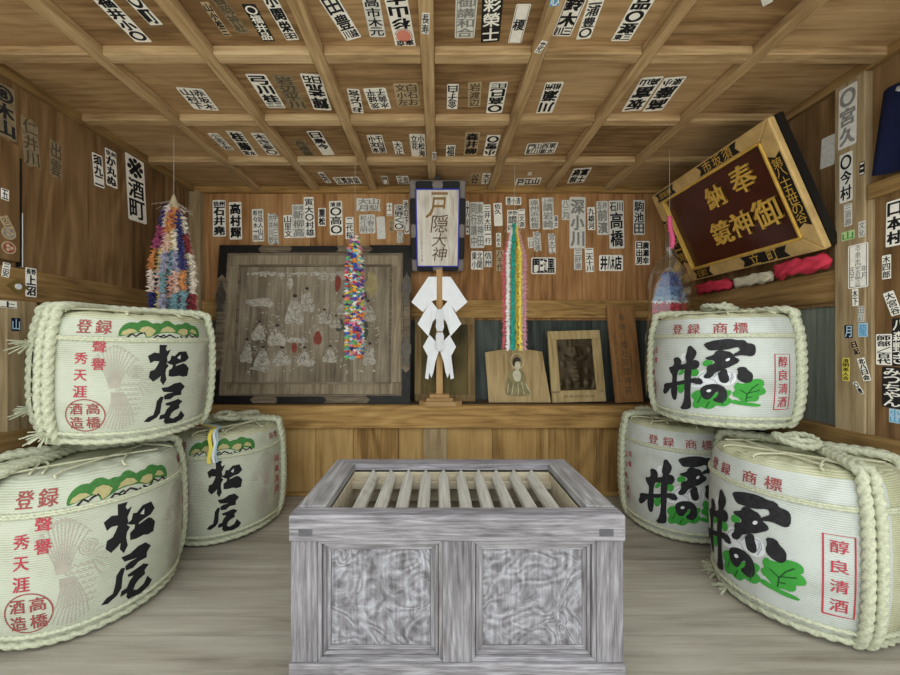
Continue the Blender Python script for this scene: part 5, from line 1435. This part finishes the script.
def slip(pl, A, B, wpx, text, sty='n', flip=False, label=None, bold=None, seal=None, frame=False, torn=False):
    """A and B: the middle of the slip's upper and lower short edges in the photograph; wpx: its width there."""
    lay = n_layer.get(pl, 0); n_layer[pl] = lay + 1
    lift = 0.0004 + 0.00012 * (lay % 6)
    a, b_ = on_plane(pl, *A, lift), on_plane(pl, *B, lift)
    mx_, my_ = (A[0] + B[0]) / 2, (A[1] + B[1]) / 2
    r = on_plane(pl, mx_ + wpx / 2, my_, lift) - on_plane(pl, mx_ - wpx / 2, my_, lift)
    n = PLANES[pl][1]
    up = (a - b_); h = up.length; up.normalize()
    rt = up.cross(n)
    w = abs(r.dot(rt))
    if flip: up = -up; rt = -rt
    M = Matrix((rt, up, n)).transposed().to_4x4(); M.translation = (a + b_) / 2
    paper_, ink_, words_ = STY[sty]
    m = MB()
    c = min(w, h) * .06
    x, y = w / 2, h / 2
    if torn:
        g = random.Random(lay)
        q = [(-x, -y * .9), (-x * .3, -y), (x * .4, -y * .86), (x, -y), (x * .93, 0), (x, y * .75), (x * .3, y), (-x * .2, y * .9), (-x, y)]
    else:
        q = [(-x + c, -y), (x - c, -y), (x, -y + c), (x, y - c), (x - c, y), (-x + c, y), (-x, y - c), (-x, -y + c)]
    m.prism(q, -0.0003, 0.0004, 0)
    mats = [paper_, ink_]
    if frame:
        e = min(w, h) * .08
        f_ = [(-x + e, -y + e), (x - e, -y + e), (x - e, y - e), (-x + e, y - e), (-x + e, -y + e)]
        for s_ in strip(f_, min(w, h) * .035): m.add([(p[0], p[1], .0006) for p in s_], [(0, 1, 2, 3)], 1)
    top = y * .94; bot = -y * .94
    if seal is not None:
        mats.append(M_pinkink)
        k = seal
        m.add([(p[0], p[1], .0006) for p in ellipse(0, y - 2 * y * k, x * .72, x * .72, 20)], [tuple(range(20))], 2)
        for s_ in strip([(p[0], p[1]) for p in ellipse(0, y - 2 * y * k, x * .82, x * .82, 20, .1)], w * .03): m.add([(p[0], p[1], .0006) for p in s_], [(0, 1, 2, 3)], 1)
    if text:
        if bold is None: bold = .05 if sty in 'bTk' else .022
        for p in letters(text, w * .9, top - bot, bold, .92): m.add([(v[0], v[1] + (top + bot) / 2, .0006 + .00012 * p.k) for v in p], [tuple(range(len(p)))], 1)
    o = m.build('name_slip', mats)
    o.matrix_world = M
    o['category'] = 'name slip'
    SLIPS.append([o, pl, (a + b_) / 2, mx_, my_, words_, label])
    if label: o['label'] = label
    return o

C_, F_ = 'ceil', True
# front row of coffers
slip(C_, (97, -6), (144, 42), 18, '福 井 小 ○', 'b')
slip(C_, (124, -10), (157, 25), 14, '○ 町', 'b')
slip(C_, (204, 2), (228, 36), 8, '山 小 松 三', 'T')
slip(C_, (214, -6), (244, 33), 13, '鶴 岡 神 社', 'f')
slip(C_, (248, 4), (269, 41), 13, '○ 福 井 品', 'w')
slip(C_, (266, -8), (293, 40), 14, '小 関 栄 日日', 'b')
slip(C_, (326, -5), (354, 39), 19, '田 豊 川越', 'n', bold=.03)
slip(C_, (370, -5), (378, 37), 17, '高 市 木 元', 'm')
slip(C_, (394, -10), (406, 47), 22, '東京 _ 杉 山 大', 'b', F_, seal=.22)
slip('rib', (426, 13), (425, 34), 8, '長 寿', 'n', label='small grey-framed tag pasted on the middle ceiling rib towards the open front', frame=True)
slip(C_, (467, -5), (464.5, 38), 21, '御 講 和 合', 'g', frame=True)
slip(C_, (493, -6), (490, 42), 20, '彩 榮 士', 'w')
slip(C_, (524, 4), (514.5, 43), 14, '_ 榎 _', 'n', frame=True, bold=.03)
slip('rib', (556, -5), (554, 6), 10, '心', 'U', label='small blue sticker on the ceiling rib above the striped crane garland, towards the open front')
slip('rib', (545, 41), (537, 53), 7, '花', 'n', label='tiny white sticker on the ceiling rib, just behind the blue sticker')
slip(C_, (579, -7), (561, 36), 20, '鈴 木 川三', 'b', frame=True)
slip(C_, (600, -10), (583, 39), 15, '三 浦 豊 ○', 'n', bold=.03)
slip(C_, (647, -5), (620, 41), 20, '品 ○ 源 東三', 'b')
slip(C_, (764, -9), (768, 4), 12, '', 'p')
# second row
slip(C_, (189, 88), (207, 110), 25, '赤 坂 木|山 村 下', 'n', bold=.03)
slip(C_, (255, 74), (277, 108), 19, '弓 川 桂 三三', 'b')
slip(C_, (281, 75), (299, 109), 19, '岩 辺 平 川', 'f')
slip(C_, (310, 74), (323, 110), 19, '輝 荒 日石', 'b', F_)
slip(C_, (353, 89), (358, 113), 12, 'お し だ 宮', 'b', F_)
slip(C_, (374, 88), (381, 109), 22, '茨 城 平|水 黄 子', 'n', F_, bold=.03)
slip(C_, (405, 83), (409, 106), 24, '白 石 お|文 小 左', 't')
slip(C_, (453, 84), (452, 109), 11, '金 子 白', 'n', F_, bold=.03)
slip(C_, (475, 82), (474, 107), 13, '岩 渡 辺', 't')
slip(C_, (499, 82), (494, 113), 17, '○ 高 巳 日三', 'b', F_)
slip(C_, (555, 82), (544, 113), 17, '川 瀬 相州', 'b', F_)
slip(C_, (653, 77), (631, 111), 20, '坂 富 高山', 'b', F_)
slip(C_, (676, 77), (652, 111), 20, '高 藤 東小', 'b', F_)
# third row
slip(C_, (212, 133), (230, 150), 10, '小 ま 子 宏', 'n')
slip(C_, (233, 131), (252, 156), 14, '桂 藤 宮水', 'b')
slip(C_, (257, 133), (274, 155), 13, '木 き 参 ○', 'n', bold=.03)
slip(C_, (298, 140), (310, 156), 12, '舟 橋 藤', 'f')
slip(C_, (313, 131), (329, 155), 13, '日 島 今 _', 'b')
slip(C_, (374, 135), (380, 153), 15, '千 白 里|小 文 本', 'b', frame=True)
slip(C_, (397, 141), (400, 155), 9, '大 正', 'n', torn=True)
slip(C_, (417, 134), (419, 157), 15, '小 松 海|立 花 _', 'n', bold=.03)
slip('rib', (434.5, 152), (434, 160), 4, '宮', 'n', label='tiny tag on the middle ceiling rib, just in front of the hanging sign')
slip(C_, (451, 145), (450, 157), 9, '福', 'n')
slip(C_, (473, 132), (470, 155), 14, '森 井 柳', 'T')
slip(C_, (494, 135), (489, 156), 13, '小 雪 ○', 'b', F_)
slip(C_, (543, 143), (539, 154), 30, '東 水|西 新|山 川|門 町', 'n', frame=True, bold=.03)
# back row
slip(C_, (320, 172), (329, 183), 6, '寿', 'n', frame=True)
slip(C_, (345, 177), (350, 184), 26, '店|井|荒|江', 'b')
slip(C_, (384, 176), (386, 184), 6, '門', 'n')
slip(C_, (402, 176), (404, 184), 12, '吉|正', 'n')
slip(C_, (476, 173), (474, 184), 9, '谷', 't')
slip(C_, (487, 173), (485, 184), 8, '大 千', 'n', bold=.03)
slip(C_, (529, 178), (527, 185), 25, '山|江|戸', 'b')
slip(C_, (530, 172), (529.6, 175.5), 4, '', 'p')
slip(C_, (583, 168), (575, 183), 17, '富 士|高 根', 'b')

# upper back wall
K = 'back'
slip(K, (219, 200), (219.5, 236.5), 13, '信州 石 井 堯', 'b')
slip(K, (235, 202), (236, 239.5), 12.5, '高 村 輝', 'b')
slip(K, (257.5, 209), (258.5, 241.5), 11.5, '世 話 人 山 口|寿 々 木 一 良', 'n')
slip(K, (273, 213), (273.5, 245), 10.5, '甲 州 三 宝|大 井 川 野', 'g', torn=True)
slip(K, (287.5, 215), (288.5, 238), 8.5, '山 里 文', 'n')
slip(K, (298, 204.5), (299, 238), 12.5, '宮城 新 柳 高', 'g')
slip(K, (308.5, 197), (310.5, 237.5), 10, '寅 大 ○ 村 雄', 'n')
slip(K, (322, 208), (322, 226), 7.5, '重 松', 'b')
slip(K, (335.5, 201), (336.5, 235), 13, '濱連 ○ 高 ○', 'n', bold=.03)
slip(K, (349.5, 217), (349.5, 239), 8, '二 代 桜', 'n')
slip(K, (368.5, 198), (368.5, 211.5), 24, '山 梨|大 月', 'g', torn=True)
slip(K, (367, 214.5), (367.5, 233.5), 16, '小 野 寺|松 江 明', 'g')
slip(K, (380.5, 216.5), (381.5, 239), 8.5, '年 男 会', 'p')
slip(K, (389.5, 203), (389.5, 216), 5.5, '十 二', 'n')
slip(K, (391.5, 220), (391.5, 232), 4.5, '小 松', 't')
slip(K, (399, 204.5), (399, 230), 9.5, '深 野 く ○', 'n', frame=True)
slip(K, (400, 231), (400, 243), 6, '文 川', 'g', torn=True)
slip(K, (405.5, 200), (407, 234), 5, '池 の 下 し', 'n')
slip(K, (467.5, 201), (467.5, 234.5), 3.2, '大 谷', 'n')
slip(K, (476.5, 202), (477.5, 248), 14, '東 京 神 田|同 行 講 中', 'g')
slip(K, (487, 204.5), (488, 245), 7, '三 井 大 田 一 行', 'n')
slip(K, (497.5, 203), (498.5, 226), 8.5, '佐 久 _ _', 'n')
slip(K, (498.5, 233), (498.5, 247), 5, '久 松 大', 'n')
slip(K, (513.5, 197), (513.5, 205), 15.5, '清|小|豊', 'n')
slip(K, (512.5, 210), (512.5, 233), 10.5, '伊勢 講 中', 'n')
slip(K, (521.5, 209), (522, 228), 6.5, '二 文 源', 'n')
slip(K, (534, 199), (535, 229), 10, '遠 州 浜 松 豊', 'g')
slip(K, (547.5, 197.5), (548.5, 229.5), 11.5, '上州 講 岩 崎', 'g')
slip(K, (556, 215.5), (556, 228), 4, '藤 井', 'n')
slip(K, (530, 237), (531, 248), 5, '三 川', 'n')
slip(K, (536.5, 231), (538, 251.5), 7.5, '伊 豆 連', 'g', torn=True)
slip(K, (551.5, 233), (552.5, 254), 7, '宮 大 工', 'g', torn=True)
slip(K, (477, 251), (477, 269.5), 12, '北 関|東 小', 'n')
slip(K, (488, 251.5), (488, 267), 8, '信 州', 'n', frame=True)
slip(K, (500, 250), (500, 271), 8, '八 千 代', 't')
slip(K, (543.5, 257.5), (543.5, 274), 24.5, '黒|三江|門', 'b', frame=True)
slip(K, (565.5, 200), (565.5, 220), 7.5, '八 三 月', 'g')
slip(K, (577.5, 197), (577.5, 248.5), 16, '深 小 川', 'g', bold=.04)
slip(K, (591, 207), (591.5, 230), 7.5, '九 雄 河', 'n', bold=.03)
slip(K, (602, 201), (603, 235), 11.5, '五井 前 濱', 'g', bold=.04)
slip(K, (616, 200.5), (617, 248.5), 15, '石川 高 橋', 'm', bold=.03)
slip(K, (639, 200), (639, 235), 11.5, '駒 池 田', 'm')
slip(K, (642.5, 241), (642.5, 265), 14.5, '廣 瀬 幸|日 出 男', 'b')
slip(K, (578, 249), (578, 270), 8, '三 好 連', 'g')
slip(K, (589, 248), (590, 272), 8.5, '二 太 十 川', 'n')
slip(K, (611, 255), (611, 271), 24, '店|八木|井', 'b')

# pine-barrel side wall
W_ = 'left'
G1, G2, G3, G4 = 'name slips on the ceiling', 'name slips on the back wall', 'name slips on the pine-barrel side wall', 'name slips on the leaf-barrel side wall'
slip(W_, (3, 84), (6, 138), 22, '⑧ 木 山', 'k', label='big aged slip with large dark characters high on the pine-barrel side wall')
slip(W_, (29, 118), (33, 168), 16, '仁 井 川', 'f', label='faded brown torn slip next to the big dark-lettered slip, pine-barrel side wall', torn=True)
slip(W_, (56, 141), (56, 178), 12, '出 雲', 'f', label='small torn pale slip alone on a bare board above the crest board', torn=True)
slip(W_, (11.5, 145), (14.5, 180), 14, '小 枝', 'f', label='faded brown slip just above the black-edged crest board')
slip(W_, (97, 154), (99.5, 187), 10, '須 九 二', 'b', label='narrow bold slip at the outer side of the close pair, pine-barrel side wall')
slip(W_, (110.5, 150), (112, 187), 11, '信州 か 丸 ぬ', 'b', label='narrow black-lettered slip beside the large sunburst slip on the pine-barrel side wall')
slip(W_, (134.5, 156), (138, 222), 18, '※ 酒 町', 'b', bold=.03, label='large white slip with a sunburst mark over two bold characters')
slip('lbeam', (31, 268), (31, 297), 11, '長野 上 沼', 'b', label='white slip with bold characters on the side wall beam above the pine barrels')
slip('lbeam', (7, 263), (5, 277), 8, '三 安', 'n', label='small white slip on the side wall beam, just above the brass lozenge')
slip('lpost', (8, 301), (8, 308), 18, '上', 'n', label='cut white slip at the very top of the pine-barrel side post')
slip('lpost', (16, 318), (16, 331), 9, '山', 'd', label='dark blue photo sticker on the pine-barrel side post')
slip('lboard', (5, 189), (5, 200), 8, '五', 'n', label='small white slip high on the crest board')
slip('lboard', (3, 216), (11, 231), 9, '小 三 二', 't', label='slanting striped tan slip on the crest board above its emblems')

# leaf-barrel side wall
slip('rpost', (848, 86), (847, 147), 18, '○ 宮 久', 'g', label='tall pale slip with grey characters at the top of the post by the curtain', bold=.05)
slip('rpost', (846, 153), (846, 202), 13, '○ 今 村', 'm', label='pale slip with brushed grey characters below the tallest slip on the post', bold=.03)
slip('right', (829, 136), (827, 167), 14, '_ 山 _', 'p', label='nearly blank pale slip between gilt plaque and front post', bold=0)
slip('rpost', (862, 162), (862, 175), 5, '三', 'w', label='tiny black slip on the post edge next to the navy curtain')
slip('rpost', (848, 204), (848, 226), 8, '三 須 源', 'g', label='narrow grey slip on the post, right above the green crown sticker')
slip('rpost', (862, 221), (862, 237), 7, '文 化', 'g', label='small greenish slip on the post just above the framed certificate slip')
slip('rpost', (848, 231), (848, 240), 13, '山', 'G', label='pale green crown sticker on the front post')
slip('rpost', (858, 244), (858, 288), 20, '_ _ _ 年 月 _|天 下 泰 平 家 内 安 全 祈 願 之 証|_ _ _ 氏 子 _', 'n', label='large white certificate slip with a thin frame on the front post', frame=True, bold=0)
slip('rpost', (855, 289), (855.5, 306), 6, '木 下', 'n', label='small white slip right under the certificate slip')
slip('rpost', (861, 306), (861, 322), 6.5, '田 辺', 'g', label='small grey framed slip above the light blue sticker', frame=True)
slip('rpost', (848.5, 325), (848.5, 338), 8, '月', 'd', label='dark blue night-sky sticker on the front post')
slip('rpost', (863, 323), (863, 337), 9.5, '龍', 'u', label='light blue sticker with round emblem on the front post')
slip('rpost', (853, 341), (858, 355), 6.5, '日 記', 'T', label='slanting brown framed sticker below the dark blue one', frame=True)
slip('rpost', (846, 358), (846, 381), 7, '清 明 美 人 会', 'y', label='yellow slip on the front post')
slip('rpost', (860.5, 358), (867.5, 381), 8, '北 八 日 会', 'b', label='slanting white slip with black script beside the yellow slip')
slip('rpost', (854.5, 382), (862.5, 394), 5, '○ 豊', 'b', label='lowest slip on the front post, small and slanting')
slip('rbay', (895, 200), (894, 246), 17, '口 本 村', 'b', label='large bold slip near the top of the bay under the curtain')
slip('rbay', (886.5, 255), (886.5, 279), 9, '木 四 郎', 'n', label='small upright slip under the large bold slip in the front bay')
slip('rbay', (888, 292), (897, 315), 12, '大 宮 谷', 'n', label='slanting white slip in the front bay above the black slips')
slip('rbay', (884, 334), (884, 365), 16, '師 部 ／ 百 代', 'n', label='white slip with two black names beside the upper black slip in the bay', bold=.03)
slip('rbay', (899, 318), (899, 366), 14, '八 森 野 き', 'w', label='upper black slip with white characters in the front bay')
slip('rbay', (892, 367), (892, 408), 20, 'み つ ち ゃ ん', 'w', label='lower black slip with white brush script in the front bay')
slip('rbay', (895, 409), (895, 423), 12, '小 山', 'u', label='pale blue slip at the bottom of the front bay, under the black slips')

# labels that tell one pasted slip from the next
ORD = ['first', 'second', 'third', 'fourth', 'fifth', 'sixth', 'seventh', 'eighth', 'ninth', 'tenth', 'eleventh', 'twelfth', 'thirteenth', 'fourteenth', 'fifteenth', 'sixteenth', 'seventeenth', 'eighteenth', 'nineteenth', 'twentieth', 'twenty-first', 'twenty-second', 'twenty-third', 'twenty-fourth']
cells = {}
for s_ in SLIPS:
    if s_[1] == 'ceil':
        col = sum(1 for x in RX if s_[2].x > x); row = sum(1 for y_ in RY if s_[2].y > y_)
        cells.setdefault((row, col), []).append(s_)
ROWN = ['front', 'second', 'third', 'rearmost']
for (row, col), ss in cells.items():
    pine = col <= 3
    k = 3 - col if pine else col - 4
    where = '%s ceiling row, %s coffer %s of middle rib' % (ROWN[row], ORD[k], 'pine-barrel-side' if pine else 'leaf-barrel-side')
    ss.sort(key=lambda s_: abs(s_[2].x + 0.04))
    for i, s_ in enumerate(ss):
        s_[0]['label'] = s_[5] + ', ' + where + ('' if len(ss) == 1 else ', %s out from rib' % ORD[i])
groups = {'the corner post above the painting': lambda s_: s_[3] < 412, 'the hanging sign in the upper tier': lambda s_: s_[3] >= 412 and s_[4] < 231, 'the hanging sign in the lower tier': lambda s_: s_[3] >= 412 and s_[4] >= 231}
for nm, fn in groups.items():
    ss = sorted([s_ for s_ in SLIPS if s_[1] == 'back' and fn(s_)], key=lambda s_: s_[3])
    for i, s_ in enumerate(ss):
        s_[0]['label'] = '%s on back wall, %s from %s' % (s_[5], ORD[i], nm)
for s_ in SLIPS:
    s_[0]['group'] = {'c': G1, 'r': G4, 'b': G2, 'l': G3}[s_[1][0]] if s_[1] != 'rib' else G1
